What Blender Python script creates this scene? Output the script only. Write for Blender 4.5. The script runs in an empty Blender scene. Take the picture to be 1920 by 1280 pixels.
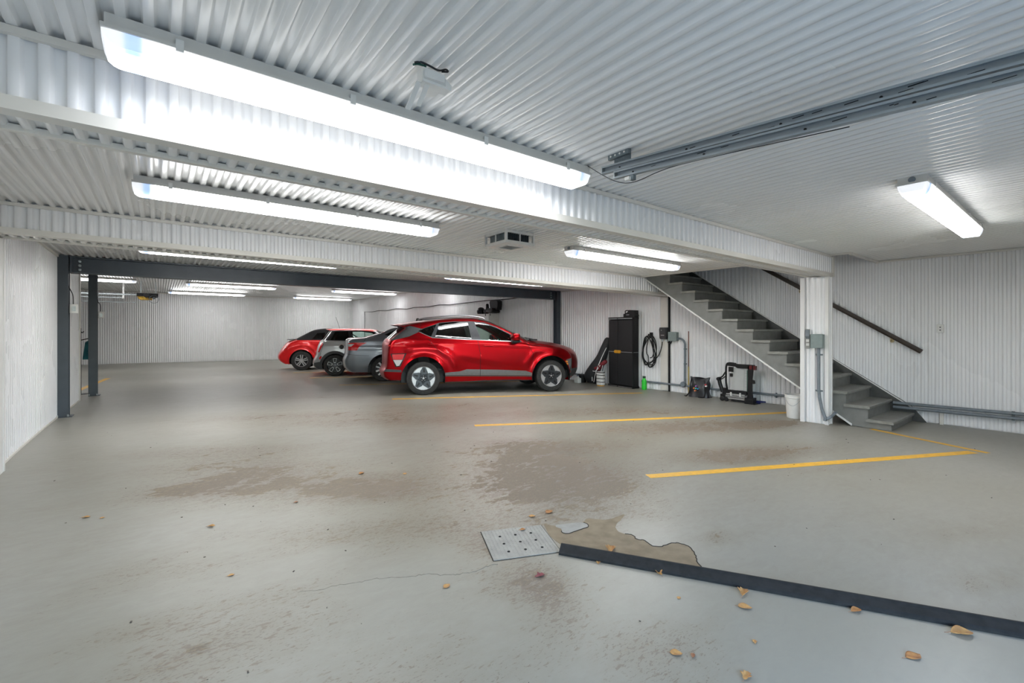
import bpy, math, random
import numpy as np
from mathutils import Vector, Matrix, geometry
random.seed(7)
SC = bpy.context.scene
COL = SC.collection
PI = math.pi
# exposure, sky strength, lamp strengths, garage door opening behind the camera
EXPO = 1.2; SKY = .8; DOOR0, DOOR1, DOORH = -.9, 2.6, 2.15; FLANK = .24
P_NEAR, P_MID, P_MIDR, P_RIGHT, P_BAY, P_FAR = 9.5, 17., 26., 18., 26., 16.

# ------------------------------------------------------------------ materials
MATS = {}
def mat(name, col, rough=.5, metal=0., spec=.5, coat=0., emit=None, estr=0.):
    if name in MATS: return MATS[name]
    m = bpy.data.materials.new(name); m.use_nodes = True
    b = m.node_tree.nodes['Principled BSDF']
    b.inputs['Base Color'].default_value = (*col, 1)
    b.inputs['Roughness'].default_value = rough
    b.inputs['Metallic'].default_value = metal
    b.inputs['Specular IOR Level'].default_value = spec
    b.inputs['Coat Weight'].default_value = coat
    b.inputs['Coat Roughness'].default_value = .04
    if emit:
        b.inputs['Emission Color'].default_value = (*emit, 1)
        b.inputs['Emission Strength'].default_value = estr
    MATS[name] = m
    return m
def noisy(name, c1, c2, scale=20., rough=.5, metal=0., bump=0., detail=4., r2=None, stretch=(1, 1, 1), coat=0., spec=.5):
    """two-tone procedural noise colour, optional bump"""
    if name in MATS: return MATS[name]
    m = mat(name, c1, rough, metal, spec, coat); nt = m.node_tree; N = nt.nodes; L = nt.links
    b = N['Principled BSDF']
    tc = N.new('ShaderNodeTexCoord'); mp = N.new('ShaderNodeMapping'); mp.inputs['Scale'].default_value = stretch
    nz = N.new('ShaderNodeTexNoise'); nz.inputs['Scale'].default_value = scale; nz.inputs['Detail'].default_value = detail
    mx = N.new('ShaderNodeMix'); mx.data_type = 'RGBA'
    mx.inputs['A'].default_value = (*c1, 1); mx.inputs['B'].default_value = (*c2, 1)
    L.new(tc.outputs['Object'], mp.inputs['Vector']); L.new(mp.outputs['Vector'], nz.inputs['Vector'])
    rr = N.new('ShaderNodeMapRange'); rr.inputs['From Min'].default_value = .35; rr.inputs['From Max'].default_value = .65
    L.new(nz.outputs['Fac'], rr.inputs['Value']); L.new(rr.outputs['Result'], mx.inputs['Factor'])
    L.new(mx.outputs['Result'], b.inputs['Base Color'])
    if r2 is not None:
        r = N.new('ShaderNodeMapRange'); r.inputs['To Min'].default_value = rough; r.inputs['To Max'].default_value = r2
        L.new(rr.outputs['Result'], r.inputs['Value']); L.new(r.outputs['Result'], b.inputs['Roughness'])
    if bump:
        bp = N.new('ShaderNodeBump'); bp.inputs['Strength'].default_value = bump; bp.inputs['Distance'].default_value = .004
        L.new(nz.outputs['Fac'], bp.inputs['Height']); L.new(bp.outputs['Normal'], b.inputs['Normal'])
    return m
def glass(name, tint, rough=.02, dark=0.):
    if name in MATS: return MATS[name]
    m = bpy.data.materials.new(name); m.use_nodes = True; nt = m.node_tree; N = nt.nodes; L = nt.links
    N.clear()
    o = N.new('ShaderNodeOutputMaterial'); tr = N.new('ShaderNodeBsdfTransparent'); gl = N.new('ShaderNodeBsdfGlossy')
    tr.inputs['Color'].default_value = (*tint, 1); gl.inputs['Roughness'].default_value = rough
    fr = N.new('ShaderNodeFresnel'); fr.inputs['IOR'].default_value = 1.5
    mx = N.new('ShaderNodeMixShader')
    L.new(fr.outputs[0], mx.inputs[0]); L.new(tr.outputs[0], mx.inputs[1]); L.new(gl.outputs[0], mx.inputs[2])
    L.new(mx.outputs[0], o.inputs[0]); MATS[name] = m
    return m

WHITE = noisy('white_painted_panel', (.84, .845, .855), (.81, .815, .825), 1.2, .22, 0, 0, 3, .3, (1, 1, .5))
CEILW = noisy('white_ceiling_panel', (.80, .80, .79), (.77, .77, .755), .9, .2, 0, 0, 3, .28)
TRIM = noisy('cream_trim', (.72, .70, .65), (.66, .64, .59), 3., .4)
WTRIM = noisy('white_trim', (.76, .76, .75), (.70, .70, .69), 3., .4)
STEEL = noisy('dark_blue_grey_steel_paint', (.052, .066, .082), (.043, .054, .068), 6., .42, 0, .1)
STAIR = noisy('grey_stair_paint', (.20, .205, .195), (.17, .172, .162), 9., .55, 0, .1)
TREAD = noisy('worn_tread_paint', (.25, .255, .235), (.205, .205, .185), 14., .5, 0, .15)
YELLOW = noisy('yellow_line_paint', (.80, .44, .025), (.66, .38, .05), 22., .5, 0, .2)
GALV = noisy('galvanised_steel', (.48, .52, .53), (.38, .42, .44), 30., .38, .75)
GALVD = noisy('dull_galvanised_steel', (.20, .24, .26), (.13, .16, .18), 30., .45, .5)
GREYBOX = noisy('grey_green_box_paint', (.23, .28, .275), (.20, .25, .245), 20., .5)
CONDUIT = noisy('grey_conduit', (.20, .23, .26), (.16, .185, .21), 20., .45)
RUBBER = noisy('black_rubber', (.014, .015, .016), (.024, .025, .026), 25., .55, 0, .15, r2=.7, spec=.22)
BLACK = mat('black_plastic', (.008, .008, .009), .42, 0, .35)
CHAR = noisy('charcoal_plastic', (.022, .023, .025), (.03, .031, .033), 60., .5, 0, .25)
DARK = mat('dark_recess', (.004, .004, .004), .9)
CHROME = mat('chrome', (.75, .75, .76), .12, 1.)
ALU = noisy('brushed_aluminium', (.62, .63, .64), (.52, .53, .54), 40., .3, .9)
HAND = noisy('dark_brown_rail', (.035, .022, .014), (.022, .014, .01), 12., .45, stretch=(1, .1, 1))
HOUS = noisy('lamp_housing_enamel', (.62, .61, .58), (.58, .57, .54), 4., .4)
WPLAST = noisy('white_plastic', (.74, .74, .72), (.68, .68, .66), 10., .4)
LEAFM = [noisy('leaf_%d' % i, a, b, 35., .6, 0, .3) for i, (a, b) in enumerate([((.48, .22, .06), (.30, .13, .05)), ((.52, .30, .10), (.38, .19, .07)), ((.36, .17, .08), (.22, .10, .06)), ((.25, .06, .07), (.16, .05, .05))])]

def lens_material(strength, flank):
    """lit wrap lens: the tubes stop short of the lamp ends and meet at its middle"""
    n = 'lit_lens_%d_%d' % (round(strength * 10), round(flank * 100))
    if n in MATS: return MATS[n]
    m = bpy.data.materials.new(n); m.use_nodes = True; nt = m.node_tree; N = nt.nodes; L = nt.links
    b = N['Principled BSDF']; b.inputs['Base Color'].default_value = (.8, .82, .85, 1); b.inputs['Roughness'].default_value = .25
    tc = N.new('ShaderNodeTexCoord'); sp = N.new('ShaderNodeSeparateXYZ'); L.new(tc.outputs['Generated'], sp.inputs[0])
    rp = N.new('ShaderNodeValToRGB'); e = rp.color_ramp.elements; k = min(.5, .62 / (strength * flank * 2 ** EXPO))
    gr = (k, k * 1.02, k * 1.06); bl = (k * .35, k * .62, k * 1.3)
    e[0].position = 0.; e[0].color = (*gr, 1); e[1].position = 1.; e[1].color = (*gr, 1)
    for p, v in ((.022, gr), (.028, bl), (.042, bl), (.06, (1, 1, 1)), (.49, (1, 1, 1)), (.5, (k * 2, k * 2.2, k * 2.6)), (.51, (1, 1, 1)), (.94, (1, 1, 1)), (.966, bl), (.975, gr)):
        q = e.new(p); q.color = (*v, 1)
    L.new(sp.outputs[0], rp.inputs[0]); L.new(rp.outputs[0], b.inputs['Emission Color'])
    # the reflector behind the tubes throws most light straight down, little through the lens flanks
    ge = N.new('ShaderNodeNewGeometry'); sz = N.new('ShaderNodeSeparateXYZ'); L.new(ge.outputs['True Normal'], sz.inputs[0])
    mr = N.new('ShaderNodeMapRange'); mr.inputs[1].default_value = -.45; mr.inputs[2].default_value = -.98; mr.inputs[3].default_value = strength * flank; mr.inputs[4].default_value = strength
    L.new(sz.outputs[2], mr.inputs[0]); L.new(mr.outputs[0], b.inputs['Emission Strength'])
    MATS[n] = m
    return m

# ------------------------------------------------------------------ mesh helpers
class MB:
    def __init__(s): s.v = []; s.f = []; s.m = []; s.cur = 0
    def add(s, vs, fs, mi=None):
        o = len(s.v); s.v += [tuple(v) for v in vs]
        for f in fs: s.f.append(tuple(i + o for i in f)); s.m.append(s.cur if mi is None else mi)
        return s
    def box(s, x0, x1, y0, y1, z0, z1, mi=None):
        v = [(x, y, z) for z in (z0, z1) for y in (y0, y1) for x in (x0, x1)]
        return s.add(v, [(0, 2, 3, 1), (4, 5, 7, 6), (0, 1, 5, 4), (2, 6, 7, 3), (0, 4, 6, 2), (1, 3, 7, 5)], mi)
    def obox(s, c, ax, ay, az, mi=None):
        """oriented box: centre and three half-axis vectors"""
        c = Vector(c); ax = Vector(ax); ay = Vector(ay); az = Vector(az)
        v = [c + ax * i + ay * j + az * k for k in (-1, 1) for j in (-1, 1) for i in (-1, 1)]
        return s.add(v, [(0, 2, 3, 1), (4, 5, 7, 6), (0, 1, 5, 4), (2, 6, 7, 3), (0, 4, 6, 2), (1, 3, 7, 5)], mi)
    def rbox(s, x0, x1, y0, y1, z0, z1, r, mi=None, n=3):
        """box with rounded vertical edges and a small bevel on top and bottom"""
        ring = []
        for cx, cy, a0 in ((x1 - r, y1 - r, 0), (x0 + r, y1 - r, 90), (x0 + r, y0 + r, 180), (x1 - r, y0 + r, 270)):
            for k in range(n + 1):
                a = math.radians(a0 + 90 * k / n); ring.append((cx, cy, math.cos(a), math.sin(a)))
        b = min(r * .5, (z1 - z0) * .3); N = len(ring); vs = []
        for z, q in ((z0, r - b), (z0 + b, r), (z1 - b, r), (z1, r - b)):
            vs += [(cx + ca * q, cy + sa * q, z) for cx, cy, ca, sa in ring]
        fs = [tuple(range(N - 1, -1, -1)), tuple(range(3 * N, 4 * N))]
        for k in range(3):
            for i in range(N): j = (i + 1) % N; fs.append((k * N + i, k * N + j, (k + 1) * N + j, (k + 1) * N + i))
        return s.add(vs, fs, mi)
    def prism(s, poly, d, frame=None, mi=None, bev=0.):
        """extrude 2D polygon; frame=(origin,u,v,n)"""
        O, U, V, Nn = [Vector(a) for a in (frame or ((0, 0, 0), (1, 0, 0), (0, 1, 0), (0, 0, 1)))]
        n = len(poly); vs = [O + U * a + V * b for a, b in poly]
        vs += [O + U * a + V * b + Nn * d for a, b in poly]
        fs = [tuple(range(n - 1, -1, -1)), tuple(range(n, 2 * n))]
        fs += [(i, (i + 1) % n, n + (i + 1) % n, n + i) for i in range(n)]
        return s.add(vs, fs, mi)
    def tube(s, pts, r, n=8, mi=None, closed=False, caps=True):
        P = [Vector(p) for p in pts]; k = len(P); vs = []; fs = []
        up = None
        for i, p in enumerate(P):
            if closed: t = (P[(i + 1) % k] - P[i - 1])
            else: t = P[min(i + 1, k - 1)] - P[max(i - 1, 0)]
            t.normalize()
            if up is None:
                up = Vector((0, 0, 1)) if abs(t.z) < .9 else Vector((1, 0, 0))
            sd = t.cross(up); sd.normalize(); up = sd.cross(t); up.normalize()
            rr = r[i] if isinstance(r, (list, tuple)) else r
            for j in range(n):
                a = 2 * PI * j / n; vs.append(p + sd * (math.cos(a) * rr) + up * (math.sin(a) * rr))
        for i in range(k if closed else k - 1):
            a = i * n; b = ((i + 1) % k) * n
            for j in range(n): fs.append((a + j, a + (j + 1) % n, b + (j + 1) % n, b + j))
        if caps and not closed: fs += [tuple(range(n - 1, -1, -1)), tuple(range((k - 1) * n, k * n))]
        return s.add(vs, fs, mi)
    def lathe(s, prof, n=32, frame=None, mi=None, closed=False):
        """revolve (r,h) profile about frame normal"""
        O, U, V, Nn = [Vector(a) for a in (frame or ((0, 0, 0), (1, 0, 0), (0, 1, 0), (0, 0, 1)))]
        vs = []; fs = []; k = len(prof)
        for j in range(n):
            a = 2 * PI * j / n
            for r, h in prof: vs.append(O + U * (r * math.cos(a)) + V * (r * math.sin(a)) + Nn * h)
        for j in range(n):
            a = j * k; b = ((j + 1) % n) * k
            for i in range(k if closed else k - 1): q = (i + 1) % k; fs.append((a + i, b + i, b + q, a + q))
        if not closed:
            if prof[0][0] > 1e-6: fs.append(tuple(j * k for j in range(n))[::-1])
            if prof[-1][0] > 1e-6: fs.append(tuple(j * k + k - 1 for j in range(n)))
        return s.add(vs, fs, mi)
    def grid(s, fn, nu, nv, mi=None):
        vs = [fn(i / nu, j / nv) for i in range(nu + 1) for j in range(nv + 1)]
        fs = [(i * (nv + 1) + j, (i + 1) * (nv + 1) + j, (i + 1) * (nv + 1) + j + 1, i * (nv + 1) + j + 1) for i in range(nu) for j in range(nv)]
        return s.add(vs, fs, mi)
    def xf(s, M):
        s.v = [tuple(M @ Vector(v)) for v in s.v]; return s
def obj(name, mb, mats, parent=None, smooth=False, ang=35, merge=False, recalc=True):
    import bmesh
    me = bpy.data.meshes.new(name); me.from_pydata(mb.v, [], mb.f); me.update()
    for m in (mats if isinstance(mats, (list, tuple)) else [mats]): me.materials.append(m)
    me.polygons.foreach_set('material_index', mb.m)
    bm = bmesh.new(); bm.from_mesh(me)
    if merge: bmesh.ops.remove_doubles(bm, verts=bm.verts, dist=merge)
    if recalc: bmesh.ops.recalc_face_normals(bm, faces=bm.faces)
    if smooth:
        for e in bm.edges:
            if len(e.link_faces) == 2:
                try: e.smooth = e.calc_face_angle() < math.radians(ang)
                except ValueError: pass
        for f in bm.faces: f.smooth = True
    bm.to_mesh(me); bm.free()
    o = bpy.data.objects.new(name, me); COL.objects.link(o)
    if parent: o.parent = parent
    return o
def empty(name, loc=(0, 0, 0), rz=0.):
    o = bpy.data.objects.new(name, None); COL.objects.link(o); o.location = loc; o.rotation_euler = (0, 0, rz)
    o.empty_display_size = .1
    return o
def tag(o, label, cat, group=None, kind='thing'):
    o['label'] = label; o['category'] = cat; o['kind'] = kind
    if group: o['group'] = group
    return o
def struct(o):
    o['kind'] = 'structure'; return o
def copy_tree(o, parent=None):
    c = o.copy(); COL.objects.link(c)
    if parent: c.parent = parent
    for ch in list(o.children): copy_tree(ch, c)
    return c
def catmull(P, n=6, closed=False):
    out = []; k = len(P); P = [Vector(p) for p in P]
    rng = range(k if closed else k - 1)
    for i in rng:
        p0 = P[i - 1] if (closed or i > 0) else P[0]; p1 = P[i]; p2 = P[(i + 1) % k]; p3 = P[(i + 2) % k] if (closed or i + 2 < k) else P[-1]
        for j in range(n):
            t = j / n
            out.append(.5 * ((2 * p1) + (p2 - p0) * t + (2 * p0 - 5 * p1 + 4 * p2 - p3) * t * t + (3 * p1 - p0 - 3 * p2 + p3) * t ** 3))
    if not closed: out.append(P[-1])
    return out
PROF = [(0, 0), (.35, 0), (.38, .1), (.45, .9), (.48, 1), (.83, 1), (.86, .9), (.97, .1)]
def sheet(name, O, U, V, N, L, v0, v1, mats=None, parent=None, pitch=.0745, amp=.019, phase=0., kind=True):
    """ribbed sheet metal: ribs run along V, repeat along U, stand out along N"""
    O = Vector(O); U = Vector(U); V = Vector(V); N = Vector(N)
    us = [(0., None)]; i = math.floor(-phase / pitch) - 1
    pts = []
    while (i * pitch + phase) < L + pitch:
        for t, h in PROF: pts.append((i * pitch + phase + t * pitch, h))
        i += 1
    def H(u):
        for (a, ha), (b, hb) in zip(pts, pts[1:]):
            if a <= u <= b: return ha + (hb - ha) * (u - a) / (b - a)
        return 0
    cs = [(0., H(0.))] + [(u, h) for u, h in pts if 1e-4 < u < L - 1e-4] + [(L, H(L))]
    f0 = v0 if callable(v0) else (lambda u: v0); f1 = v1 if callable(v1) else (lambda u: v1)
    mb = MB(); vs = []; fs = []
    for u, h in cs:
        b = O + U * u + N * (h * amp); vs += [b + V * f0(u), b + V * f1(u)]
    fs = [(2 * k, 2 * k + 2, 2 * k + 3, 2 * k + 1) for k in range(len(cs) - 1)]
    mb.add(vs, fs)
    o = obj(name, mb, mats or WHITE, parent, True, 60, recalc=False)
    if kind and not parent: struct(o)
    return o
def sm(t): t = max(0., min(1., t)); return t * t * (3 - 2 * t)
def fz(x, y):
    """floor height: the slab rises a little to the left wall and falls away towards the far right corner"""
    return .11 * sm((y - 3) / 4) * max(0., min(1., 1 - (x + 1.15) / 9.85)) - .0145 * max(0., y - 8)
# ------------------------------------------------------------------ camera, render look
cam = bpy.data.cameras.new('camera'); co = bpy.data.objects.new('camera', cam); COL.objects.link(co)
cam.sensor_fit = 'HORIZONTAL'; cam.sensor_width = 36.; cam.lens = 852. / 1920. * 36.; cam.shift_y = -22. / 1920.
cam.clip_start = .02; cam.clip_end = 200
co.location = (0, 0, 1.33); co.rotation_euler = (PI / 2, 0, -math.radians(37.8)); SC.camera = co
SC.view_settings.view_transform = 'Standard'; SC.view_settings.look = 'None'; SC.view_settings.gamma = 1.
SC.view_settings.use_curve_mapping = False; SC.view_settings.exposure = EXPO
w = bpy.data.worlds.new('sky'); SC.world = w; w.use_nodes = True
nt = w.node_tree; bg = nt.nodes['Background']; sky = nt.nodes.new('ShaderNodeTexSky')
sky.sky_type = 'NISHITA'; sky.sun_disc = False; sky.sun_elevation = math.radians(35); sky.sun_rotation = math.radians(40)
nt.links.new(sky.outputs[0], bg.inputs[0]); bg.inputs[1].default_value = SKY

# ------------------------------------------------------------------ floor
XW = 8.68; CE = 2.38; CF = 3.0; YB = 26.
def blob(x, y, cx, cy, rx, ry, a, s):
    c, n = math.cos(a), math.sin(a); dx, dy = x - cx, y - cy
    u, v = dx * c + dy * n, -dx * n + dy * c
    return s * math.exp(-((u / rx) ** 2 + (v / ry) ** 2))
D = -.42
BL = [(.3, 4.45, .42, .2, D, 1.), (.75, 4.6, .5, .28, D, .75), (1.2, 3.95, .55, .25, D, .7), (1.42, 3.6, .4, .2, D, .75), (.5, 5.1, .6, .3, D, .5),
      (2.85, 3.4, .55, .33, D, .95), (3.5, 3.7, .9, .28, D, .8), (2.5, 2.95, .6, .35, D, .8), (2.85, 2.65, .5, .3, D, .8), (3.2, 4.2, .4, .2, D, .6), (3.0, 2.95, .5, .3, D, .6),
      (5.1, 2.25, .8, .22, D, .95), (4.75, 2.35, .4, .22, D, .7), (5.95, 3.25, 1.3, .3, D, .7), (6.8, 2.85, .6, .25, D, .8), (5.4, 3.7, .8, .3, D, .55), (5.1, 1.55, .5, .1, D, .45),
      (2.65, 2.1, .35, .2, D, .4), (1.62, 2.3, .13, .22, .3, .75), (1.52, 1.86, .2, .15, D, .7), (1.55, 1.68, .12, .2, D, .62), (.0, 3.2, .35, .12, D, .34), (.05, 2.25, .3, .2, D, .36),
      (.4, 2.25, .35, .12, D, .3), (-.05, 2.6, .25, .1, D, .36), (.5, 2.5, .3, .1, D, .3), (4.1, .55, .6, .12, D, .3), (2.8, 1.5, .18, .05, D, .6), (3.5, .33, .4, .06, D, .45),
      (1.6, 7.1, 1.6, .3, D, .55), (.5, 5.6, .8, .25, D, .5), (2.4, 6.1, 1.3, .3, D, .55), (5.6, 4.9, 1.2, .4, D, .6), (1.9, 2.5, .9, .3, D, .42), (1.5, 1.0, .25, .3, D, .34), (1.75, 1.15, .3, .15, D, .3),
      (3.6, 6.8, 1.4, .35, D, .4), (2.6, 9., 2.2, .5, D, .4), (6.5, 4.2, .7, .25, D, .4), (1.2, 1.6, .4, .2, D, .22), (.6, 1.6, .5, .2, D, .3), (.25, 1.5, .3, .15, D, .36), (1.0, 3.0, .8, .15, D, .35)]
xs = list(np.arange(-6.4, 9.0, .1)); ys = list(np.arange(-7., 26.4, .1))
X, Y = np.meshgrid(np.array(xs), np.array(ys), indexing='ij')
W = np.zeros_like(X)
for cx, cy, rx, ry, a, s in BL:
    c, n = math.cos(a), math.sin(a); dx, dy = X - cx, Y - cy
    q_ = ((dx * c + dy * n) / rx) ** 2 + ((-dx * n + dy * c) / ry) ** 2
    W += s * np.exp(-q_) + .18 * s * np.exp(-q_ / 4.)
W += .12 * np.clip((Y - 2.2) / 1.5, 0, 1) * np.clip((9.5 - Y) / 3, 0, 1) * np.clip((X + .3) / 1.2, 0, 1) * np.clip((8.3 - X) / 1.5, 0, 1)
W += .12 * np.exp(-((X - .2) / .6) ** 2) * np.clip((4.5 - Y) / 1.5, 0, 1)
mb = MB(); ny = len(ys)
vs = [(x, y, fz(x, y)) for x in xs for y in ys]
fs = [(i * ny + j, (i + 1) * ny + j, (i + 1) * ny + j + 1, i * ny + j + 1) for i in range(len(xs) - 1) for j in range(ny - 1)]
mb.add(vs, fs)
def floor_material():
    m = bpy.data.materials.new('worn_grey_floor_paint'); m.use_nodes = True; nt = m.node_tree; N = nt.nodes; L = nt.links
    b = N['Principled BSDF']
    def noise(sc, det=6., rough=.6, dist=0., st=(1, 1, 1), rot=D):
        tc = N.new('ShaderNodeTexCoord'); mp = N.new('ShaderNodeMapping'); mp.inputs['Rotation'].default_value = (0, 0, -rot); mp.inputs['Scale'].default_value = st
        n = N.new('ShaderNodeTexNoise'); n.inputs['Scale'].default_value = sc; n.inputs['Detail'].default_value = det; n.inputs['Roughness'].default_value = rough; n.inputs['Distortion'].default_value = dist
        L.new(tc.outputs['Object'], mp.inputs[0]); L.new(mp.outputs[0], n.inputs['Vector']); return n.outputs['Fac']
    def rng(v, a, b_, c=0., d=1.):
        r = N.new('ShaderNodeMapRange'); r.inputs[1].default_value = a; r.inputs[2].default_value = b_; r.inputs[3].default_value = c; r.inputs[4].default_value = d
        L.new(v, r.inputs[0]); return r.outputs[0]
    def math_(op, a, b_):
        q = N.new('ShaderNodeMath'); q.operation = op
        for i, v in enumerate((a, b_)):
            if isinstance(v, (int, float)): q.inputs[i].default_value = v
            else: L.new(v, q.inputs[i])
        return q.outputs[0]
    def mix(f, a, b_):
        q = N.new('ShaderNodeMix'); q.data_type = 'RGBA'
        if isinstance(f, (int, float)): q.inputs['Factor'].default_value = f
        else: L.new(f, q.inputs['Factor'])
        for k, v in (('A', a), ('B', b_)):
            if isinstance(v, tuple): q.inputs[k].default_value = (*v, 1)
            else: L.new(v, q.inputs[k])
        return q.outputs['Result']
    at = N.new('ShaderNodeAttribute'); at.attribute_name = 'wear'; wear = at.outputs['Fac']
    n1 = noise(1.7, 9., .68, .4, (1, 1.8, 1)); n2 = noise(9., 8., .7, .6, (1, 2.2, 1)); n3 = noise(45., 4., .6, 0, (1, 2.5, 1)); n4 = noise(.5, 4., .5); n5 = noise(17., 5., .65, .5, (1, 2.6, 1))
    paint = mix(rng(n4, .35, .65), (.318, .311, .273), (.285, .275, .232))
    paint = mix(rng(n2, .3, .75, 0, .35), paint, (.25, .245, .215))
    # thin dirt film around the worn tracks
    film = math_('MULTIPLY', rng(math_('ADD', wear, math_('ADD', math_('MULTIPLY', n1, .9), math_('MULTIPLY', n2, .35))), .64, 1.3), .72)
    paint = mix(film, paint, (.225, .20, .152))
    # peeled down to the concrete
    k = math_('ADD', wear, math_('MULTIPLY', math_('SUBTRACT', n1, .5), 2.6)); k = math_('ADD', k, math_('MULTIPLY', math_('SUBTRACT', n2, .5), 2.0))
    bare = rng(k, .95, 1.03)
    conc = mix(rng(n5, .35, .65), (.20, .148, .092), (.285, .225, .15)); conc = mix(rng(n4, .35, .65, 0, .5), conc, (.25, .215, .165))
    conc = mix(rng(n3, .45, .7, 0, .5), conc, (.16, .135, .105))
    col = mix(math_('MULTIPLY', bare, .68), paint, conc)
    # small chips
    chip = math_('MULTIPLY', rng(math_('ADD', n3, math_('MULTIPLY', wear, .16)), .655, .69), rng(math_('ADD', n1, math_('MULTIPLY', wear, .35)), .55, .66))
    col = mix(math_('MULTIPLY', chip, .75), col, (.17, .145, .12))
    flake = math_('MULTIPLY', rng(math_('ADD', n5, math_('MULTIPLY', wear, .16)), .655, .68), rng(math_('ADD', n1, math_('MULTIPLY', wear, .45)), .58, .68))
    col = mix(math_('MULTIPLY', flake, .8), col, (.185, .15, .115))
    L.new(col, b.inputs['Base Color'])
    L.new(math_('ADD', rng(bare, 0, 1, .34, .6), math_('MULTIPLY', n2, .12)), b.inputs['Roughness'])
    b.inputs['Specular IOR Level'].default_value = .4
    bp = N.new('ShaderNodeBump'); bp.inputs['Strength'].default_value = .25; bp.inputs['Distance'].default_value = .003
    L.new(math_('SUBTRACT', math_('MULTIPLY', n2, .6), bare), bp.inputs['Height']); L.new(bp.outputs[0], b.inputs['Normal'])
    return m
floor = struct(obj('floor', mb, floor_material(), None, True, 80, recalc=False))
at = floor.data.attributes.new('wear', 'FLOAT', 'POINT'); at.data.foreach_set('value', np.clip(W, 0, 1.2).ravel().astype(np.float32))
def drape(poly, h): return [(x, y, fz(x, y) + h) for x, y in poly]
def floor_strip(name, a, b, wd, m, h=.0015, n=14):
    """flat painted line draped on the slab"""
    a = Vector(a); b = Vector(b); d = (b - a).normalized(); s = Vector((-d.y, d.x)) * wd / 2; mb = MB(); vs = []
    for i in range(n + 1):
        p = a + (b - a) * i / n
        for q in (p + s, p - s): vs.append((q.x, q.y, fz(q.x, q.y) + h))
    mb.add(vs, [(2 * i, 2 * i + 1, 2 * i + 3, 2 * i + 2) for i in range(n)])
    return obj(name, mb, m, floor)
for a, b in (((3.37, 5.17), (8.1, 3.0)), ((3.5, 2.5), (6.99, .83)), ((3.37, 7.93), (8.0, 5.85)), ((3.32, 13.5), (6.6, 12.2)), ((3.38, 11.05), (7.9, 8.95)), ((3.5, 18.3), (7.6, 16.6)), ((3.4, 15.9), (7.6, 14.2))):
    floor_strip('parking_line', a, b, .105, YELLOW)
floor_strip('parking_line', (7.53, 1.86), (7.06, .72), .075, YELLOW)
floor_strip('parking_line', (-1.13, 16.9), (-1.45, 12.3), .12, YELLOW)
BARE = noisy('bare_concrete', (.265, .215, .145), (.20, .16, .105), 11., .8, 0, .4, 8)
OLDP = noisy('old_grey_paint', (.33, .33, .315), (.27, .27, .25), 14., .6, 0, .2)
def patch(name, poly, m, h):
    pts = [Vector((x, y, 0)) for x, y in poly]; tri = geometry.tessellate_polygon([pts]); mb = MB()
    mb.add(drape(poly, h), [tuple(t) for t in tri]); o = obj(name, mb, m, floor)
    for p in o.data.polygons:
        if p.normal.z < 0: p.flip()
    return o
rough = lambda P, k: [(p.x + random.uniform(-k, k), p.y + random.uniform(-k, k)) for p in catmull([(x, y, 0) for x, y in P], 5, True)]
bp_ = [(2.07, 2.315), (2.13, 2.254), (2.305, 2.189), (2.386, 2.199), (2.464, 2.115), (2.534, 2.099), (2.641, 2.093), (2.589, 2.057), (2.45, 2.006), (2.388, 1.92), (2.42, 1.845), (2.393, 1.792), (2.418, 1.748), (2.398, 1.682), (2.437, 1.64), (2.513, 1.632), (2.554, 1.6), (2.565, 1.541), (2.515, 1.47), (2.441, 1.415), (2.36, 1.37), (2.18, 1.65), (1.962, 2.0)]
rb = rough(bp_, .004)
patch('bare_patch', rb, BARE, .0012)
sp_ = rough([(2.13, 2.254), (2.3, 2.184), (2.295, 2.113), (2.195, 2.11), (2.1, 2.118), (2.087, 2.154), (2.118, 2.195)], .003)
patch('old_paint_flake', sp_, OLDP, .0022)
CRACK = mat('dark_crack_line', (.035, .03, .026), .9)  # one dark tone for the peeled paint edge and the floor plate gap
mb = MB()
mb.tube(drape(rb[47:100], .0012), .0035, 5); mb.tube(drape(sp_[6:28], .002), .003, 5)
obj('paint_edge', mb, CRACK, floor)
mb = MB(); pr = [(1.52, 2.085), (1.443, 2.102), (1.359, 2.106), (1.296, 2.128), (1.237, 2.161), (1.16, 2.23), (1.096, 2.261), (.98, 2.33), (.902, 2.371), (.83, 2.38), (.751, 2.424), (.65, 2.44), (.557, 2.483)]
cp = [(p.x + random.uniform(-.008, .008), p.y + random.uniform(-.008, .008)) for p in catmull([(x, y, 0) for x, y in pr], 5)]
mb.tube(drape(cp, .0005), [.0026 * (1 - .7 * i / len(cp)) for i in range(len(cp))], 4)
obj('hairline_crack', mb, noisy('crack_dirt', (.16, .145, .12), (.25, .235, .2), 30., .9), floor)

# ------------------------------------------------------------------ walls and ceilings
wl = sheet('wall_left', (-1.15, -1.2, 0), (0, 1, 0), (0, 0, 1), (1, 0, 0), 12.33, lambda u: fz(-1.15, u - 1.2) + .015, lambda u: CE + .02 if u < 10.3 else CF, phase=.02)
wr = sheet('wall_right', (XW + .017, YB, 0), (0, -1, 0), (0, 0, 1), (-1, 0, 0), YB + 1.2, lambda u: fz(XW, YB - u) + .012,
           lambda u: CF if YB - u > 9.15 else (4.2 if 2.06 < YB - u < 6.8 else CE + .02), pitch=.0765)
wb_ = sheet('wall_back', (-6.2, YB + .017, 0), (1, 0, 0), (0, 0, 1), (0, -1, 0), 14.9, lambda u: fz(u - 6.2, YB) + .02, CF)
mb = MB(); mb.box(-1.4, -1.17, -1.2, 11.13, -.2, 4.3); mb.box(-1.17, -1.13, 11.13, 11.16, -.2, CF); mb.box(-1.4, -1.13, 11.1, 11.16, fz(-1.15, 11.1), CF)
struct(obj('wall_left', mb, WTRIM))
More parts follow.
